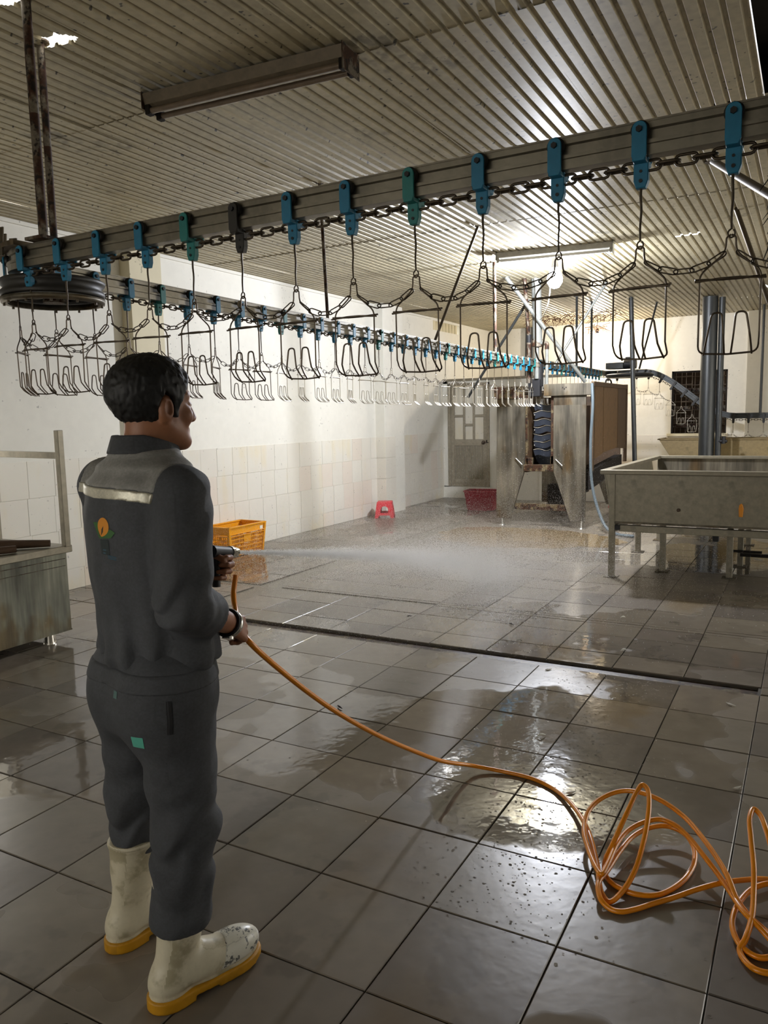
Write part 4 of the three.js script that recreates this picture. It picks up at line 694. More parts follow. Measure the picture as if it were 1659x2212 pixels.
// ================================================================ HOSE
const HAND = V(-1.345, 0.93, -1.653);
{
  const P = (a) => a.map((p) => V(...p));
  const pts = P([[-1.346, 0.9, -1.653], [-1.335, 0.789, -1.768], [-1.317, 0.611, -1.977], [-1.295, 0.428, -2.227], [-1.269, 0.235, -2.53], [-1.251, 0.112, -2.743], [-1.2, 0.03, -2.92], [-1.08, 0.01, -2.965], [-0.951, 0.009, -2.959], [-0.861, 0.009, -2.92], [-0.797, 0.012, -2.866], [-0.724, 0.02, -2.773], [-0.658, 0.03, -2.66], [-0.614, 0.035, -2.565], [-0.58, 0.03, -2.483], [-0.553, 0.025, -2.413], [-0.535, 0.02, -2.352], [-0.51, 0.012, -2.295], [-0.485, 0.009, -2.275],
    [-0.456, 0.02, -2.337], [-0.436, 0.05, -2.409], [-0.428, 0.09, -2.484], [-0.427, 0.13, -2.562], [-0.435, 0.17, -2.645], [-0.453, 0.19, -2.706], [-0.471, 0.195, -2.718], [-0.484, 0.18, -2.684], [-0.496, 0.15, -2.613], [-0.511, 0.11, -2.551], [-0.529, 0.06, -2.509], [-0.54, 0.03, -2.465], [-0.532, 0.012, -2.418],
    [-0.5, 0.009, -2.376], [-0.441, 0.009, -2.351], [-0.391, 0.009, -2.358], [-0.353, 0.009, -2.385], [-0.316, 0.009, -2.448], [-0.29, 0.012, -2.524], [-0.28, 0.02, -2.604], [-0.295, 0.03, -2.684], [-0.334, 0.04, -2.736], [-0.388, 0.045, -2.747], [-0.44, 0.045, -2.711], [-0.484, 0.04, -2.636], [-0.508, 0.035, -2.519], [-0.521, 0.03, -2.403],
    [-0.531, 0.03, -2.336], [-0.526, 0.028, -2.3], [-0.507, 0.02, -2.258], [-0.477, 0.009, -2.242], [-0.445, 0.009, -2.242], [-0.409, 0.009, -2.272], [-0.364, 0.009, -2.326], [-0.311, 0.012, -2.383], [-0.256, 0.02, -2.44], [-0.199, 0.03, -2.486], [-0.142, 0.03, -2.534], [-0.06, 0.02, -2.599],
    [-0.003, 0.01, -2.611], [0.019, 0.009, -2.451], [-0.009, 0.009, -2.27], [-0.063, 0.01, -2.209], [-0.108, 0.012, -2.229], [-0.139, 0.02, -2.296], [-0.135, 0.03, -2.391], [-0.095, 0.04, -2.497], [-0.046, 0.05, -2.529],
    [-0.002, 0.06, -2.462], [0.016, 0.05, -2.347], [-0.013, 0.035, -2.242], [-0.055, 0.03, -2.309], [-0.098, 0.035, -2.35], [-0.136, 0.05, -2.396], [-0.166, 0.07, -2.466], [-0.207, 0.08, -2.549], [-0.259, 0.09, -2.635], [-0.325, 0.1, -2.726], [-0.395, 0.11, -2.781], [-0.458, 0.115, -2.809], [-0.527, 0.11, -2.826], [-0.577, 0.1, -2.817], [-0.627, 0.085, -2.764], [-0.651, 0.07, -2.693], [-0.65, 0.055, -2.624], [-0.635, 0.05, -2.557], [-0.599, 0.045, -2.474], [-0.554, 0.045, -2.385], [-0.528, 0.045, -2.352], [-0.521, 0.05, -2.41],
    [-0.516, 0.06, -2.536], [-0.495, 0.07, -2.618], [-0.454, 0.08, -2.676], [-0.407, 0.085, -2.708], [-0.357, 0.085, -2.693], [-0.306, 0.075, -2.651], [-0.253, 0.06, -2.586], [-0.203, 0.045, -2.522], [-0.154, 0.045, -2.426], [-0.113, 0.05, -2.34], [-0.069, 0.04, -2.299], [-0.032, 0.02, -2.275],
    [0.005, 0.01, -2.238], [-0.027, 0.009, -2.162], [-0.074, 0.009, -2.156], [-0.114, 0.01, -2.216], [-0.102, 0.03, -2.244], [-0.091, 0.05, -2.329], [-0.093, 0.08, -2.429], [-0.098, 0.11, -2.496], [-0.113, 0.15, -2.592], [-0.122, 0.18, -2.663], [-0.113, 0.19, -2.714], [-0.095, 0.185, -2.697], [-0.072, 0.17, -2.629], [-0.051, 0.13, -2.578], [-0.02, 0.06, -2.52], [0.06, 0.009, -2.42], [0.3, 0.009, -2.2], [0.9, 0.009, -1.6], [1.6, 0.009, -1.2]]);
  // before the right hand the hose runs across the body to the spray gun
  const before = P([[-1.52, 1.04, -1.82], [-1.515, 0.985, -1.80], [-1.48, 0.945, -1.765], [-1.42, 0.925, -1.70]]);
  const curve = smooth([...before, ...pts], 900);
  solo('garden_hose', 'orange spray hose running from the hands to tangled loops on the floor', 'hose', sweep(curve, 0.0085, 10), phys({ color: hex('#ea8e0c'), roughness: 0.32, clearcoat: 0.3 }));
}
// small litter on the tiles
{
  const spots = [[-1.30, -4.34], [-1.93, -4.5], [-0.98, -4.9], [-0.42, -2.88], [-2.6, -5.1], [-1.5, -6.1], [-0.78, -2.92], [-2.1, -3.3], [-1.05, -3.4], [-0.3, -4.2], [-1.6, -1.15], [-2.0, -1.95], [-0.2, -3.25], [-1.83, -5.2], [-1.15, -5.7]];
  spots.forEach(([x, z], i) => {
    const pale = i % 3 !== 1, p = []; for (let k = 0; k <= 6; k++) { const t = k / 6; p.push(V(x + (t - 0.5) * 0.05 * (i % 2 ? 1 : -0.6), 0.006 + 0.012 * Math.sin(t * 3.14) * (i % 3) * 0.4, z + (t - 0.5) * 0.04 + 0.006 * Math.sin(t * 4))); }
    solo('floor_scrap', `${pale ? 'pale curled feather' : 'dark crumb'} on the wet tiles, ${ORD[i]} counted from the drain`, 'scrap', sweep(p, p.map((_, k) => 0.001 + 0.004 * Math.sin((k / 6) * 3.14)), 5), pale ? M.wall : M.dark);
  });
}
// ================================================================ THE WORKER
function surfaceNets(f, lo, hi, h) {
  const n = [0, 1, 2].map((k) => Math.ceil((hi[k] - lo[k]) / h) + 1), [nx, ny, nz] = n, F = new Float32Array(nx * ny * nz), id = new Int32Array(nx * ny * nz).fill(-1), at = (i, j, k) => (k * ny + j) * nx + i;
  for (let k = 0; k < nz; k++) for (let j = 0; j < ny; j++) for (let i = 0; i < nx; i++) F[at(i, j, k)] = f(lo[0] + i * h, lo[1] + j * h, lo[2] + k * h);
  const pos = [], idx = [];
  for (let k = 0; k < nz - 1; k++) for (let j = 0; j < ny - 1; j++) for (let i = 0; i < nx - 1; i++) {
    let m = 0; const v = []; for (let c = 0; c < 8; c++) { const q = F[at(i + (c & 1), j + ((c >> 1) & 1), k + (c >> 2))]; v.push(q); if (q < 0) m |= 1 << c; }
    if (m === 0 || m === 255) continue;
    let x = 0, y = 0, z = 0, c = 0;
    for (let a = 0; a < 8; a++) for (const b of [1, 2, 4]) if (!(a & b)) { const e = a | b; if ((v[a] < 0) !== (v[e] < 0)) { const t = v[a] / (v[a] - v[e]); x += (a & 1) + (b === 1 ? t : 0); y += ((a >> 1) & 1) + (b === 2 ? t : 0); z += (a >> 2) + (b === 4 ? t : 0); c++; } }
    id[at(i, j, k)] = pos.length / 3; pos.push(lo[0] + (i + x / c) * h, lo[1] + (j + y / c) * h, lo[2] + (k + z / c) * h);
  }
  const quad = (a, b, c, d, flip) => { if (a < 0 || b < 0 || c < 0 || d < 0) return; flip ? idx.push(a, c, b, a, d, c) : idx.push(a, b, c, a, c, d); };
  for (let k = 1; k < nz - 1; k++) for (let j = 1; j < ny - 1; j++) for (let i = 1; i < nx - 1; i++) {
    const s = F[at(i, j, k)] < 0;
    if (s !== F[at(i + 1, j, k)] < 0) quad(id[at(i, j - 1, k - 1)], id[at(i, j, k - 1)], id[at(i, j, k)], id[at(i, j - 1, k)], !s);
    if (s !== F[at(i, j + 1, k)] < 0) quad(id[at(i - 1, j, k - 1)], id[at(i - 1, j, k)], id[at(i, j, k)], id[at(i, j, k - 1)], !s);
    if (s !== F[at(i, j, k + 1)] < 0) quad(id[at(i - 1, j - 1, k)], id[at(i, j - 1, k)], id[at(i, j, k)], id[at(i - 1, j, k)], !s);
  }
  const g = new THREE.BufferGeometry(); g.setAttribute('position', new THREE.Float32BufferAttribute(pos, 3)); g.setIndex(idx); g.computeVertexNormals();
  return metreUV(g);
}
const smin = (a, b, k) => { const h = Math.max(k - Math.abs(a - b), 0) / k; return Math.min(a, b) - h * h * k * 0.25; };
function cap(x, y, z, A, Bp, ra, rb) {   // tapered capsule
  const bx = Bp[0] - A[0], by = Bp[1] - A[1], bz = Bp[2] - A[2], px = x - A[0], py = y - A[1], pz = z - A[2], t = sat((px * bx + py * by + pz * bz) / (bx * bx + by * by + bz * bz));
  return Math.hypot(px - bx * t, py - by * t, pz - bz * t) - (ra + (rb - ra) * t);
}
const ell = (x, y, z, c, r) => { const k = Math.hypot((x - c[0]) / r[0], (y - c[1]) / r[1], (z - c[2]) / r[2]); return (k - 1) * Math.min(...r); };
// stacked ellipses: rows of [y, half width, half depth, centre x, centre z]
function loft(x, y, z, R) {
  let i = 0; const Y = Math.max(R[0][0], Math.min(R[R.length - 1][0], y)); while (i + 2 < R.length && Y > R[i + 1][0]) i++;
  const a = R[i], b = R[i + 1]; let t = sat((Y - a[0]) / (b[0] - a[0])); t = t * t * (3 - 2 * t);
  const L = (k) => a[k] + (b[k] - a[k]) * t, w = L(1), d = L(2), q = (Math.hypot((x - L(3)) / w, (z - L(4)) / d) - 1) * Math.min(w, d), o = Math.max(R[0][0] - y, y - R[R.length - 1][0]);
  return o > 0 ? Math.hypot(Math.max(q, 0), o) + Math.min(q, 0) * 0 : q;
}
const pn = (x, y, z) => perlin.noise(x, y, z);
const J = { shL: [-0.14, 1.345, -0.05], elL: [-0.2, 1.085, -0.1], wrL: [-0.10, 1.075, -0.285], shR: [0.205, 1.335, -0.05], elR: [0.262, 1.075, 0.0], wrR: [0.168, 0.968, -0.205], hipL: [-0.03, 0.84, -0.04], hipR: [0.145, 0.84, -0.035], knL: [-0.09, 0.48, -0.055], knR: [0.158, 0.47, -0.04], anL: [-0.155, 0.1, -0.05], anR: [0.148, 0.1, 0.0], nb: [0.04, 1.40, -0.05], head: [0.05, 1.545, -0.085] };
const worker = thing('person', 'worker in dark grey uniform and white rubber boots spraying the floor with a hose', 'person', [-1.55, 0, -1.41], -0.209);
const HY = -0.10;   // the head turns a little further right
const hx = (x, y, z) => { const a = x - J.head[0], c = z - J.head[2], co = Math.cos(HY), s = Math.sin(HY); return [a * co - c * s, y - J.head[1], a * s + c * co]; };
const skullD = (x, y, z) => smin(ell(x, y, z, [0, 0.034, 0.010], [0.074, 0.080, 0.090]), ell(x, y, z, [0, -0.024, -0.028], [0.06, 0.08, 0.066]), 0.03);
function headD(X, Y, Z) {
  const [x, y, z] = hx(X, Y, Z), ax = Math.abs(x);
  let d = skullD(x, y, z);
  d = smin(d, cap(ax, y, z, [0.052, -0.048, -0.012], [0.018, -0.088, -0.072], 0.02, 0.019), 0.025);       // jaw
  d = smin(d, cap(x, y, z, [0, -0.09, -0.079], [0, -0.087, -0.07], 0.018, 0.022), 0.02);                     // chin
  d = smin(d, ell(ax, y, z, [0.042, -0.022, -0.066], [0.022, 0.02, 0.02]), 0.02);                         // cheekbone
  d = smin(d, cap(ax, y, z, [0.012, 0.034, -0.088], [0.042, 0.03, -0.068], 0.011, 0.01), 0.016);           // brow
  d = Math.max(d, -ell(ax, y, z, [0.031, 0.008, -0.098], [0.019, 0.012, 0.016]) - 0.002);                  // eye socket
  d = smin(d, ell(ax, y, z, [0.031, 0.007, -0.078], [0.014, 0.012, 0.012]), 0.006);                       // lids
  d = smin(d, cap(x, y, z, [0, 0.02, -0.092], [0, -0.026, -0.108], 0.008, 0.013), 0.012);                  // nose
  d = smin(d, ell(ax, y, z, [0.011, -0.03, -0.1], [0.009, 0.008, 0.011]), 0.008);
  d = smin(d, cap(ax, y, z, [0, -0.057, -0.094], [0.02, -0.059, -0.083], 0.0075, 0.004), 0.008);           // lips
  d = smin(d, cap(ax, y, z, [0, -0.069, -0.092], [0.018, -0.066, -0.083], 0.008, 0.004), 0.006);
  const ear = Math.max(ell(ax, y, z, [0.077, -0.005, 0.006], [0.013, 0.034, 0.021]), -ell(ax, y, z, [0.088, -0.001, 0.001], [0.009, 0.02, 0.011]));
  d = smin(d, ear, 0.008);
  return smin(d, cap(X, Y, Z, [J.head[0] + 0.002, J.head[1] - 0.05, J.head[2] + 0.02], J.nb, 0.054, 0.062), 0.03);
}
function bodyD(x, y, z) {
  let d = loft(x, y, z, [[0.80, 0.13, 0.09, 0.055, -0.04], [0.95, 0.125, 0.09, 0.055, -0.05], [1.2, 0.155, 0.1, 0.035, -0.045], [1.34, 0.15, 0.085, 0.035, -0.05], [1.40, 0.07, 0.06, 0.04, -0.05]]);
  for (const s of ['L', 'R']) {
    d = smin(d, cap(x, y, z, J['sh' + s], J['el' + s], 0.05, 0.042), 0.03); d = smin(d, cap(x, y, z, J['el' + s], J['wr' + s], 0.044, 0.029), 0.02);
    d = smin(d, cap(x, y, z, J['hip' + s], J['kn' + s], 0.08, 0.055), 0.03); d = smin(d, cap(x, y, z, J['kn' + s], J['an' + s], 0.052, 0.036), 0.02);
    const a = J['an' + s]; d = smin(d, cap(x, y, z, [a[0], 0.06, a[2] + 0.01], [a[0] * 1.06, 0.045, a[2] - 0.17], 0.032, 0.026), 0.02);
  }
  return smin(d, cap(x, y, z, J.nb, [J.head[0], 1.5, J.head[2] + 0.02], 0.058, 0.052), 0.03);
}
// a closed hand: wrist W, metacarpal direction e1, index-to-little direction e2, palm normal nn
function handSpec(W, e1, e2, nn, curl) {
  const at = (a, b, c) => [0, 1, 2].map((k) => W[k] + e1[k] * a + e2[k] * b + nn[k] * c), bones = [];
  const off = [-0.030, -0.010, 0.010, 0.029], kn = [0.082, 0.086, 0.081, 0.072], len = [[0.036, 0.024, 0.019], [0.039, 0.026, 0.02], [0.037, 0.024, 0.019], [0.03, 0.019, 0.017]];
  for (let i = 0; i < 4; i++) {
    const K = at(kn[i], off[i], -0.002); bones.push([at(0.008, off[i] * 0.55, 0), K, 0.0155, 0.0112, 0.012]);
    let p = K, ang = 0; len[i].forEach((l, s) => { ang += curl[s] + (s === 0 ? (i - 1.5) * 0.06 : 0); const q = [0, 1, 2].map((k) => p[k] + l * (Math.cos(ang) * e1[k] + Math.sin(ang) * nn[k])); bones.push([p, q, [0.0098, 0.009, 0.0082][s] * (i === 3 ? 0.88 : 1), [0.009, 0.0082, 0.007][s] * (i === 3 ? 0.88 : 1), 0.003, 'f' + i]); p = q; });
  }
  bones.push([at(0.012, -0.018, 0.006), at(0.04, -0.036, 0.018), 0.016, 0.0125, 0.012]);
  bones.push([at(0.04, -0.036, 0.018), at(0.066, -0.036, 0.038), 0.0112, 0.0098, 0.003, 't'], [at(0.066, -0.036, 0.038), at(0.083, -0.024, 0.05), 0.0098, 0.008, 0.003, 't']);
  bones.push([at(-0.05, 0, 0), at(0.01, 0, 0), 0.027, 0.024, 0.015]);
  return { bones, at };
}
function handMesh(S) {
  const c = S.at(0.05, 0, 0.02), f = (x, y, z) => {
    let palm = 1; const fin = {}; for (const [a, b, ra, rb, k, tag] of S.bones) { const d = cap(x, y, z, a, b, ra, rb); if (tag) fin[tag] = fin[tag] === undefined ? d : smin(fin[tag], d, k); else palm = smin(palm, d, k); }
    let d = palm; for (const t in fin) d = smin(d, fin[t], 0.005); return d;
  };
  return surfaceNets(f, c.map((q) => q - 0.115), c.map((q) => q + 0.115), 0.0032);
}
const norm3 = (v) => { const l = Math.hypot(...v); return v.map((q) => q / l); }, cross3 = (a, b) => [a[1] * b[2] - a[2] * b[1], a[2] * b[0] - a[0] * b[2], a[0] * b[1] - a[1] * b[0]];
function handFrame(from, W, axis, side) { const e1 = norm3(W.map((q, k) => q - from[k])), d = axis[0] * e1[0] + axis[1] * e1[1] + axis[2] * e1[2], e2 = norm3(axis.map((q, k) => q - e1[k] * d)); let n = cross3(e1, e2); if (n[0] * side < 0) n = n.map((q) => -q); return [e1, e2, n]; }
const HR = handSpec(J.wrR, ...handFrame(J.elR, J.wrR, [0.25, -0.9, -0.2], -1), [0.95, 1.45, 1.0]);
const HL = handSpec(J.wrL, ...handFrame(J.elL, J.wrL, [0.05, -1, 0.15], 1), [0.9, 1.4, 0.9]);
const skinMap = tex(256, (u, v) => { const k = 0.93 + 0.14 * (fbm(u, v, 10, 121, 4) - 0.5); return [k, k * 0.97, k * 0.95]; }, 0.2);
const skin = phys({ color: hex('#9a6a4c'), map: skinMap, roughness: 0.5, sheen: 0.2, sheenColor: hex('#ffb090') });
part(worker, 'body', [surfaceNets(bodyD, [-0.32, -0.02, -0.36], [0.38, 1.53, 0.18], 0.012), surfaceNets(headD, [-0.07, 1.40, -0.24], [0.18, 1.72, 0.06], 0.0042), handMesh(HR), handMesh(HL)], skin);
// hair: short black crop, longer on top, fading at the nape
function hairD(X, Y, Z) {
  const [x, y, z] = hx(X, Y, Z), ax = Math.abs(x), line = z > 0.045 ? -0.098 + 0.2 * Math.max(0, 0.075 - z) : z > 0.012 ? -0.092 + (0.045 - z) * 1.9 : z > -0.03 ? -0.012 + (z < -0.012 ? -0.012 : 0.05 * sat((z + 0.012) / 0.02) ) : 0.0 + (-0.03 - z) * 1.75;
  const thick = 0.010 + 0.010 * sat((y + 0.05) / 0.1) + 0.003 * sat(y / 0.1) + 0.0025 * pn(x * 60, y * 60, z * 60) + 0.0035 * pn(x * 170 + 7, y * 45, z * 170);
  const wob = 0.006 * pn(x * 50, 3, z * 50);
  return Math.max(skullD(x, y, z) - thick, (line + wob - y) * 0.8, -ell(ax, y, z, [0.088, -0.004, 0.004], [0.026, 0.036, 0.022]));
}
const hairM = std({ color: hex('#0d0c0c'), roughness: 0.6 });
part(worker, 'hair', surfaceNets(hairD, [-0.075, 1.46, -0.23], [0.18, 1.73, 0.06], 0.004), hairM);
const eyeAt = (s) => { const co = Math.cos(HY), si = Math.sin(HY), x = s * 0.031, z = -0.0835; return [J.head[0] + x * co + z * si, J.head[1] + 0.007, J.head[2] - x * si + z * co]; };
for (const s of [1, -1]) part(worker, 'eye', new THREE.SphereGeometry(0.0085, 12, 10).translate(...eyeAt(s)), std({ color: hex('#3a3230'), roughness: 0.2 }));
// ---- uniform
const UNI = std({ color: hex('#45474b'), map: T.cloth, bumpMap: T.weave, bumpScale: 0.0004, roughness: 0.72 }), UNI2 = std({ color: hex('#434549'), map: T.cloth, bumpMap: T.weave, bumpScale: 0.0004, roughness: 0.75 });
const SHIRT = [[0.875, 0.142, 0.112, 0.062, -0.055], [0.895, 0.172, 0.132, 0.062, -0.055], [0.93, 0.178, 0.138, 0.060, -0.055], [1.02, 0.176, 0.134, 0.052, -0.055], [1.15, 0.183, 0.134, 0.040, -0.05], [1.27, 0.19, 0.134, 0.035, -0.048], [1.345, 0.182, 0.122, 0.036, -0.05], [1.395, 0.148, 0.102, 0.038, -0.055], [1.43, 0.098, 0.086, 0.041, -0.058], [1.455, 0.064, 0.066, 0.042, -0.06]];
const cuffR = J.elR.map((q, k) => q + (J.wrR[k] - q) * 0.42), cuffL = J.elL.map((q, k) => q + (J.wrL[k] - q) * 0.42);
function shirtD(x, y, z) {
  let d = loft(x, y, z, SHIRT);
  const th = Math.atan2(z + 0.03, x - 0.036), low = sat((1.3 - y) / 0.4);
  d += low * (0.0075 * Math.sin(th * 11 + 2.2 * pn(th * 1.3, y * 3, 1)) * sat((1.12 - y) / 0.2) + 0.012 * pn(th * 2.1 + 5, y * 2.6 + th * 0.7, 2)) + 0.004 * pn(x * 14, y * 9, z * 14);
  d += 0.009 * Math.sin(y * 34 + 5 * pn(th * 1.5, y * 4, 9)) * sat((1.0 - y) / 0.1) * sat((y - 0.88) / 0.03) * 0.7;
  for (const s of ['L', 'R']) {
    const A = J['sh' + s], E = J['el' + s], C = s === 'R' ? cuffR : cuffL;
    let a = cap(x, y, z, A, E, 0.073, 0.066);
    const fold = 0.0085 * pn((y + z * 0.9) * 16 + 3, x * 6, (z - y) * 5) + 0.006 * Math.sin((y * 1.0 + z * 0.8) * 62 + 6 * pn(x * 8, y * 8, z * 8)) * sat((1.2 - y) / 0.12);
    a += fold;
    a = smin(a, cap(x, y, z, E, C, 0.066, 0.058) + fold * 0.7, 0.02);
    a = smin(a, cap(x, y, z, E.map((q, k) => q + (C[k] - q) * 0.55), C, 0.066, 0.063) + 0.004 * pn(x * 30, y * 30, z * 30), 0.008);   // rolled cuff
    const nx = J['wr' + s].map((q, k) => q - E[k]), L = Math.hypot(...nx), t = ((x - C[0]) * nx[0] + (y - C[1]) * nx[1] + (z - C[2]) * nx[2]) / L; a = Math.max(a, t - 0.012);
    d = smin(d, a, 0.022);
  }
  return Math.max(d, 0.868 - y);
}
part(worker, 'shirt', surfaceNets(shirtD, [-0.33, 0.85, -0.31], [0.38, 1.45, 0.17], 0.0066), UNI);
const YK = 1.352, yokeTilt = (x) => YK - 0.10 * Math.max(0, x - 0.12) - 0.02 * x;
const yokeR = (x, y, z) => Math.max(x - (0.205 - 0.35 * Math.max(0, 1.345 - y)) - 0.0, -0.145 - x);
part(worker, 'yoke', surfaceNets((x, y, z) => Math.max(shirtD(x, y, z) - 0.0028, yokeTilt(x) - y, yokeR(x, y, z), -0.12 - z), [-0.16, 1.30, -0.14], [0.25, 1.45, 0.12], 0.005), std({ color: hex('#8d8b86'), map: T.cloth, roughness: 0.7 }), 'pale grey shoulder yoke');
part(worker, 'reflective_strip', surfaceNets((x, y, z) => Math.max(shirtD(x, y, z) - 0.0045, yokeTilt(x) - 0.026 - y, y - yokeTilt(x), yokeR(x, y, z), -0.02 - z), [-0.18, 1.27, -0.03], [0.25, 1.38, 0.12], 0.004), std({ color: hex('#c9c4b0'), map: T.cloth, roughness: 0.35, metalness: 0.25 }), 'silvery reflective strip across the back');
function collarD(x, y, z) { const t = sat((y - 1.43) / 0.05), a = 0.084 - 0.018 * t, b = 0.086 - 0.014 * t, q = (Math.hypot((x - 0.042) / a, (z + 0.056) / b) - 1) * 0.075, top = 1.478 - 0.30 * Math.max(0, -0.02 - z); return Math.max(Math.abs(q) - 0.0065, y - top, 1.432 - y - 0.35 * Math.max(0, -0.03 - z), (-0.125 - z)); }
part(worker, 'collar', surfaceNets(collarD, [-0.07, 1.36, -0.16], [0.15, 1.50, 0.06], 0.004), UNI2);
// ---- trousers
function legD(x, y, z, s) {
  const H = J['hip' + s], K = J['kn' + s], A = J['an' + s], e = A.map((q, k) => K[k] + (q - K[k]) * (s === 'R' ? 0.66 : 0.46));
  const fold = 0.009 * pn((y * 13 + z * 9), x * 9, z * 6 + (s === 'R' ? 0 : 4)) + 0.007 * Math.sin(y * 46 + z * 30 + 5 * pn(x * 8, y * 6, z * 8)) * sat((0.62 - y) / 0.2);
  let d = cap(x, y, z, H, K, 0.108, 0.084); d = smin(d, cap(x, y, z, K, e, 0.084, s === 'R' ? 0.076 : 0.062), 0.02) + fold;
  if (s === 'R') { d = smin(d, cap(x, y, z, [e[0], 0.242, e[2] - 0.004], [e[0], 0.232, e[2] - 0.006], 0.078, 0.078), 0.012); d = Math.max(d, 0.205 + 0.10 * Math.max(0, -z - 0.03) - y); }
  else d = Math.max(d, 0.30 - y);
  return d;
}
function trouserD(x, y, z) {
  let d = loft(x, y, z, [[0.74, 0.14, 0.10, 0.058, -0.035], [0.80, 0.165, 0.122, 0.058, -0.04], [0.88, 0.160, 0.118, 0.060, -0.048], [0.95, 0.148, 0.112, 0.060, -0.052]]);
  d += 0.006 * pn(x * 12, y * 8, z * 12);
  d = smin(d, ell(x, y, z, [-0.012, 0.80, 0.022], [0.092, 0.11, 0.075]), 0.05); d = smin(d, ell(x, y, z, [0.128, 0.80, 0.026], [0.092, 0.11, 0.075]), 0.05);
  d = smin(d, smin(legD(x, y, z, 'L'), legD(x, y, z, 'R'), 0.012), 0.05);
  return Math.max(d, y - 0.945);
}
const trousers = part(worker, 'trousers', surfaceNets(trouserD, [-0.27, 0.18, -0.2], [0.30, 0.96, 0.17], 0.0072), UNI2);
part(worker, 'waistband', surfaceNets((x, y, z) => Math.max(trouserD(x, y, z) - 0.003, 0.855 - y, y - 0.9), [-0.2, 0.84, -0.2], [0.27, 0.92, 0.17], 0.006), UNI2);
// flat prints laid on cloth: a grid dropped onto the garment's surface along one horizontal direction
function patch(f, c, w, h, dir, n = 14) {
  const d = norm3(dir), side = norm3(cross3([0, 1, 0], d)), pos = [], uv = [], idx = [];
  for (let j = 0; j <= n; j++) for (let i = 0; i <= n; i++) {
    const a = (i / n - 0.5) * w, b = (j / n - 0.5) * h; let t = 0; const p = (t) => [c[0] + side[0] * a - d[0] * t, c[1] + b, c[2] + side[2] * a - d[2] * t];
    for (let k = 0; k < 60; k++) { const q = f(...p(t)); if (q < 0.0016) break; t += Math.max(0.0008, q * 0.6); }
    pos.push(...p(t)); uv.push(i / n, j / n); if (i && j) { const q = (j - 1) * (n + 1) + i - 1; idx.push(q, q + 1, q + n + 1, q + 1, q + n + 2, q + n + 1); }
  }
  const g = new THREE.BufferGeometry(); g.setAttribute('position', new THREE.Float32BufferAttribute(pos, 3)); g.setAttribute('uv', new THREE.Float32BufferAttribute(uv, 2)); g.setIndex(idx); g.computeVertexNormals(); return g;
}
function canvasTex(w, h, draw) { const c = document.createElement('canvas'); c.width = w; c.height = h; const x = c.getContext('2d'); draw(x); const t = new THREE.CanvasTexture(c); t.colorSpace = THREE.SRGBColorSpace; return t; }
const emblem = canvasTex(256, 384, (x) => {
  x.fillStyle = '#2f5a26'; x.beginPath(); x.moveTo(8, 70); x.lineTo(96, 62); x.lineTo(120, 150); x.lineTo(210, 110); x.lineTo(250, 132); x.lineTo(210, 172); x.lineTo(80, 182); x.closePath(); x.fill();
  x.fillStyle = '#c9811a'; x.beginPath(); x.arc(132, 92, 62, Math.PI, 0); x.bezierCurveTo(196, 140, 150, 160, 110, 168); x.bezierCurveTo(80, 150, 70, 120, 70, 92); x.fill();
  x.fillStyle = '#33270f'; x.beginPath(); x.moveTo(104, 162); x.lineTo(116, 112); x.lineTo(140, 88); x.lineTo(132, 132); x.closePath(); x.fill(); x.beginPath(); x.moveTo(74, 120); x.lineTo(94, 160); x.lineTo(84, 166); x.closePath(); x.fill();
  x.fillStyle = 'rgba(40,52,54,0.75)'; x.fillRect(86, 186, 96, 110);
  x.strokeStyle = 'rgba(46,84,104,0.8)'; x.lineWidth = 9; for (const [a, b, c, d] of [[110, 262, 150, 262], [110, 284, 140, 284], [160, 300, 236, 312], [160, 316, 236, 328]]) { x.beginPath(); x.moveTo(a, b); x.lineTo(c, d); x.stroke(); }
  x.strokeStyle = 'rgba(60,92,108,0.6)'; x.lineWidth = 4; x.beginPath(); x.moveTo(130, 350); x.lineTo(190, 362); x.stroke();
});
part(worker, 'back_emblem', patch(shirtD, [0.072, 1.225, 0.2], 0.088, 0.132, [0.05, 0, 1], 18), std({ map: emblem, transparent: true, roughness: 0.7 }), 'orange and green emblem printed on the back');
part(worker, 'teal_patch', patch(trouserD, [0.24, 0.735, 0.2], 0.034, 0.030, [0.55, 0, 0.83]), std({ color: hex('#4c9c88'), roughness: 0.8 }), 'small teal cloth patch on the right thigh');
part(worker, 'seat_mark', patch(trouserD, [0.13, 0.845, 0.2], 0.016, 0.018, [0.3, 0, 0.95], 6), std({ color: hex('#4f6a66'), roughness: 0.8 }));
part(worker, 'pocket_slit', patch(trouserD, [0.32, 0.80, 0.05], 0.011, 0.085, [0.95, 0, 0.1], 10), M.black);
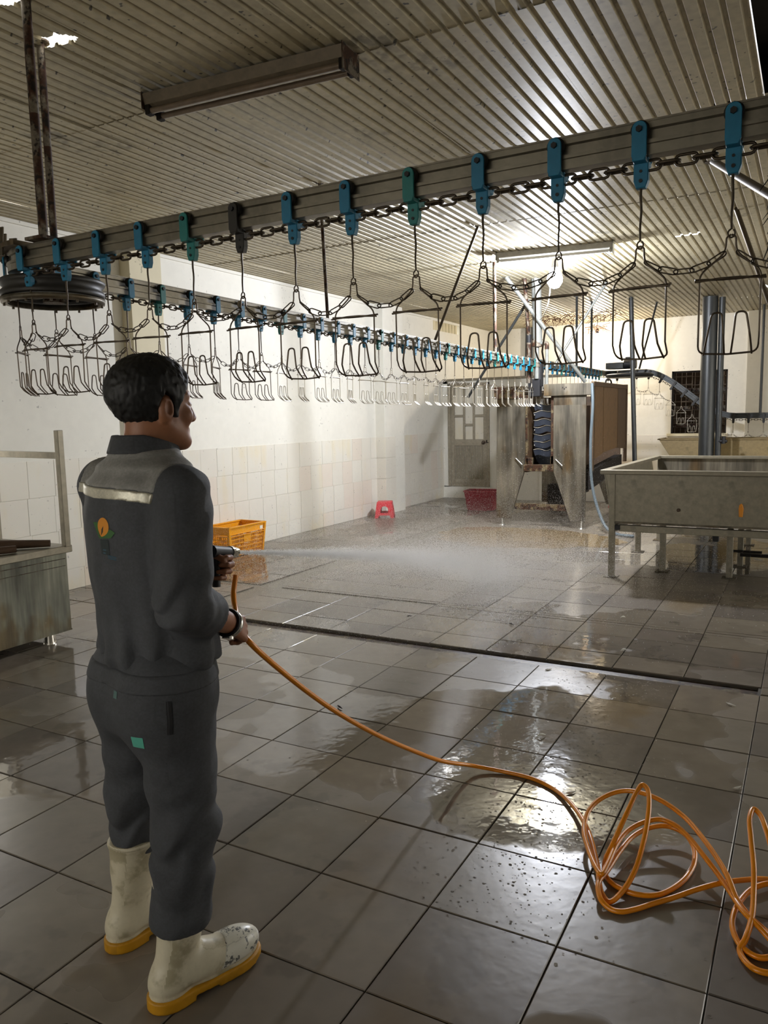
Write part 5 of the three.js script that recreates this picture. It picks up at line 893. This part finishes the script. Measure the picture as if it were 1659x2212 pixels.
// ---- boots
const rubberW = std({ color: hex('#d8d2bf'), map: tex(512, (u, v) => { const d = sstep(0.5, 0.72, fbm(u, v, 6, 131)), k = 0.94 - 0.05 * fbm(u, v, 30, 132); return mixc([k, k * 0.985, k * 0.94], [0.62, 0.59, 0.5], d * 0.55); }, 0.3), roughness: 0.42 });
const scuffed = std({ color: hex('#e2dfd6'), map: tex(512, (u, v) => { const d = sstep(0.52, 0.62, fbm(u, v, 9, 141)) * sstep(0.3, 0.6, fbm(u, v, 40, 142, 2)); return mixc([0.95, 0.95, 0.92], [0.25, 0.26, 0.27], d * 0.8); }, 0.16), roughness: 0.32 });
const soleM = std({ color: hex('#c9920f'), map: T.grime, roughness: 0.5 });
for (const [s, yaw] of [['L', 0.02], ['R', -0.10]]) {
  const A = J['an' + s], co = Math.cos(yaw), si = Math.sin(yaw), lean = [0, 2].map((k) => (J['kn' + s][k] - A[k]) / (J['kn' + s][1] - A[1])), to = (x, y, z) => { const up = Math.max(0, y - 0.1), a = x - A[0] - lean[0] * up, c = z - A[2] - lean[1] * up; return [a * co - c * si, y, a * si + c * co]; };
  const shell = (x, y, z) => { let d = loft(x, y, z, [[0.06, 0.043, 0.062, 0, 0.005], [0.12, 0.045, 0.058, 0, 0.004], [0.17, 0.05, 0.06, 0, 0.0], [0.26, 0.06, 0.067, 0, 0.002], [0.335, 0.066, 0.072, 0, 0.002]]); d = smin(d, cap(x, y, z, [0, 0.075, 0.02], [0, 0.075, -0.06], 0.046, 0.046), 0.03); d = smin(d, ell(x, y, z, [0.006, 0.062, -0.15], [0.05, 0.05, 0.092]), 0.05); d = smin(d, ell(x, y, z, [0, 0.055, 0.03], [0.042, 0.05, 0.05]), 0.02); return Math.max(d, 0.028 - y, y - 0.335); };
  const f = (x, y, z) => { const q = to(x, y, z); let d = shell(...q); d = smin(d, Math.max(Math.abs(shell(q[0], 0.2, q[2])) , 1), 0.001); const band = Math.abs(q[1] - 0.325) < 0.009 ? 0.0025 : 0, welt = q[1] < 0.042 ? 0.004 : 0; return d - band - welt; };
  const lo = [A[0] - 0.12, 0.015, A[2] - 0.28], hi = [A[0] + 0.13, 0.345, A[2] + 0.1];
  const boot = part(worker, 'boot', surfaceNets(f, lo, hi, 0.0055), rubberW);
  part(boot, 'toe_cap', surfaceNets((x, y, z) => { const q = to(x, y, z); return Math.max(f(x, y, z) - 0.0012, q[2] + 0.10 + (q[1] - 0.06) * 0.5, 0.045 - y); }, lo, [hi[0], 0.14, A[2] - 0.05], 0.0055), scuffed);
  part(boot, 'sole', surfaceNets((x, y, z) => { const q = to(x, y, z); const o = shell(q[0], 0.045, q[2]) - 0.006, arch = q[2] < -0.02 && q[2] > -0.09 ? 0.013 : q[2] <= -0.09 ? 0.004 + 0.16 * Math.max(0, -0.19 - q[2]) : 0.0; return Math.max(o, y - 0.034, arch - y); }, [lo[0], -0.01, lo[2]], [hi[0], 0.05, hi[2]], 0.0045), soleM);
  part(boot, 'boot_rim', surfaceNets((x, y, z) => { const q = to(x, y, z); return Math.max(f(x, y, z) - 0.002, 0.322 - y, y - 0.336); }, [lo[0], 0.31, lo[2] + 0.1], [hi[0], 0.345, hi[2]], 0.004), rubberW);
}
// ---- wristwatch and bracelet on the right wrist
{
  const ax = norm3(J.wrR.map((q, k) => q - J.elR[k])), q = new THREE.Quaternion().setFromUnitVectors(V(0, 0, 1), V(...ax)), P = (t) => J.elR.map((e, k) => e + (J.wrR[k] - e) * t);
  part(worker, 'wristwatch', [new THREE.TorusGeometry(0.0335, 0.005, 8, 28).scale(1, 1, 1.7).applyQuaternion(q).translate(...P(1.0)), new THREE.CylinderGeometry(0.016, 0.016, 0.01, 20).rotateZ(Math.PI / 2).translate(0.036, 0, 0).applyQuaternion(q).translate(...P(1.0))], std({ color: hex('#d9d6cf'), roughness: 0.2, metalness: 0.9 }));
  part(worker, 'bracelet', new THREE.TorusGeometry(0.034, 0.0045, 8, 28).applyQuaternion(q).translate(...P(0.93)), M.black);
}
// ---- spray gun in the left hand
{
  const c = HL.at(0.066, -0.005, 0.026), w = worker.localToWorld(V(...c)); worker.updateMatrixWorld(true); const p = V(...c).applyMatrix4(worker.matrixWorld);
  const gun = thing('spray_gun', 'black spray gun with chrome nozzle held beyond the right arm', 'spray gun', [p.x, p.y, p.z]), tgt = V(-2.73, 0.05, -7.0).sub(p).normalize();
  const a = V(0, 0.045, 0), tip = a.clone().addScaledVector(tgt, 0.13);
  part(gun, 'handle', [rod(V(0, -0.06, 0.005), V(0, 0.045, 0), 0.0125, 12)], M.black);
  part(gun, 'gun_body', [rod(a.clone().addScaledVector(tgt, -0.03), a.clone().addScaledVector(tgt, 0.085), 0.019, 14, 0.016)], M.black);
  part(gun, 'trigger', [bar(V(0, 0.03, 0).addScaledVector(tgt, 0.035), V(0, -0.03, 0).addScaledVector(tgt, 0.03), 0.008, 0.006)], M.black);
  part(gun, 'nozzle', [rod(a.clone().addScaledVector(tgt, 0.085), a.clone().addScaledVector(tgt, 0.10), 0.0185, 16), rod(a.clone().addScaledVector(tgt, 0.10), a.clone().addScaledVector(tgt, 0.115), 0.012, 14), rod(a.clone().addScaledVector(tgt, 0.115), tip, 0.015, 14)], std({ color: hex('#e4e2da'), roughness: 0.15, metalness: 0.95 }));
  gun.userData.tip = undefined; delete gun.userData.tip;
  var GUN_TIP = tip.add(p), GUN_DIR = tgt, GUN_BASE = p;
}
// ================================================================ WATER
function droplets(name, label, n, place, mat) {
  const m = new THREE.InstancedMesh(new THREE.IcosahedronGeometry(1, 0), mat, n), q = new THREE.Matrix4(); m.name = name; m.userData = { label, category: 'water', kind: 'stuff' };
  for (let i = 0; i < n; i++) { const [x, y, z, r] = place(i); q.makeScale(r, r, r).setPosition(x, Math.max(r, y), z); m.setMatrixAt(i, q); }
  m.castShadow = m.receiveShadow = true; scene.add(m); return m;
}
const gauss = () => Math.sqrt(-2 * Math.log(rnd() + 1e-9)) * Math.cos(6.283 * rnd());
const misty = phys({ color: hex('#ffffff'), transmission: 1, thickness: 0.002, ior: 1.33, roughness: 0.55 });
const HIT = V(-2.5, 0.02, -6.85), JET = HIT.clone().sub(GUN_TIP);
droplets('spray_jet', 'white water jet fanning out from the chrome nozzle to the floor', 150000, () => {
  const t = Math.pow(rnd(), 0.75), s = 0.004 + 0.05 * t + 0.10 * t * t, p = GUN_TIP.clone().addScaledVector(JET, t);
  return [p.x + gauss() * s, p.y + gauss() * s * 0.7 + 0.05 * Math.sin(t * Math.PI), p.z + gauss() * s, 0.0006 + 0.0008 * rnd() + 0.0003 * t];
}, misty);
droplets('spray_mist', 'pale mist of fine droplets drifting over the wet floor', 420000, (i) => i % 3 ? [HIT.x - 0.4 + gauss() * 0.75, 0.02 + Math.abs(gauss()) * 0.17, HIT.z + 0.2 + gauss() * 0.9, 0.0010 + 0.0005 * rnd()] : [rr(-5.3, -1.6), 0.03 - Math.log(rnd() + 0.001) * 0.18, rr(-10.6, -5.2), 0.0010 + 0.0006 * rnd()], misty);
{
  const g = [], n = 2600, pos = []; const dome = new THREE.SphereGeometry(1, 8, 4, 0, Math.PI * 2, 0, Math.PI / 2);
  const m = new THREE.InstancedMesh(dome, phys({ color: hex('#ffffff'), transmission: 1, thickness: 0.01, ior: 1.33, roughness: 0.02 }), n), q = new THREE.Matrix4();
  m.name = 'water_beads'; m.userData = { label: 'glittering water beads scattered on the wet tiles beside the hose', category: 'water', kind: 'stuff' };
  for (let i = 0; i < n; i++) { const k = rnd(), x = k < 0.75 ? -0.86 + gauss() * 0.22 + 0.05 * Math.sin(i) : rr(-2.2, 0.1), z = k < 0.75 ? rr(-4.4, -2.0) : rr(-5.8, -1.8), r = 0.0016 + 0.003 * rnd() ** 3; q.makeScale(r * (1 + 0.5 * rnd()), r * 0.55, r).setPosition(x, 0.0005, z); m.setMatrixAt(i, q); }
  scene.add(m);
}
{
  const pts = []; for (let i = 0; i < 60; i++) { const f = (i / 60) * 6.283, r = 1 + 0.25 * pn(Math.cos(f) * 2, Math.sin(f) * 2, 3) + 0.12 * pn(Math.cos(f) * 7, Math.sin(f) * 7, 5); pts.push([Math.cos(f) * r * 1.15, Math.sin(f) * r * 0.75]); }
  const g = new THREE.ShapeGeometry(new THREE.Shape(pts.map(([x, y]) => new THREE.Vector2(x, y)))).rotateX(-Math.PI / 2).translate(-3.0, 0.004, -9.0);
  const p = solo('yellow_puddle', 'thin yellowish puddle on the floor before the plucking machine', 'puddle', g, phys({ color: hex('#c9a85c'), transmission: 0.8, thickness: 0, roughness: 0.06, ior: 1.33 }));
}
renderer.render(scene, camera);
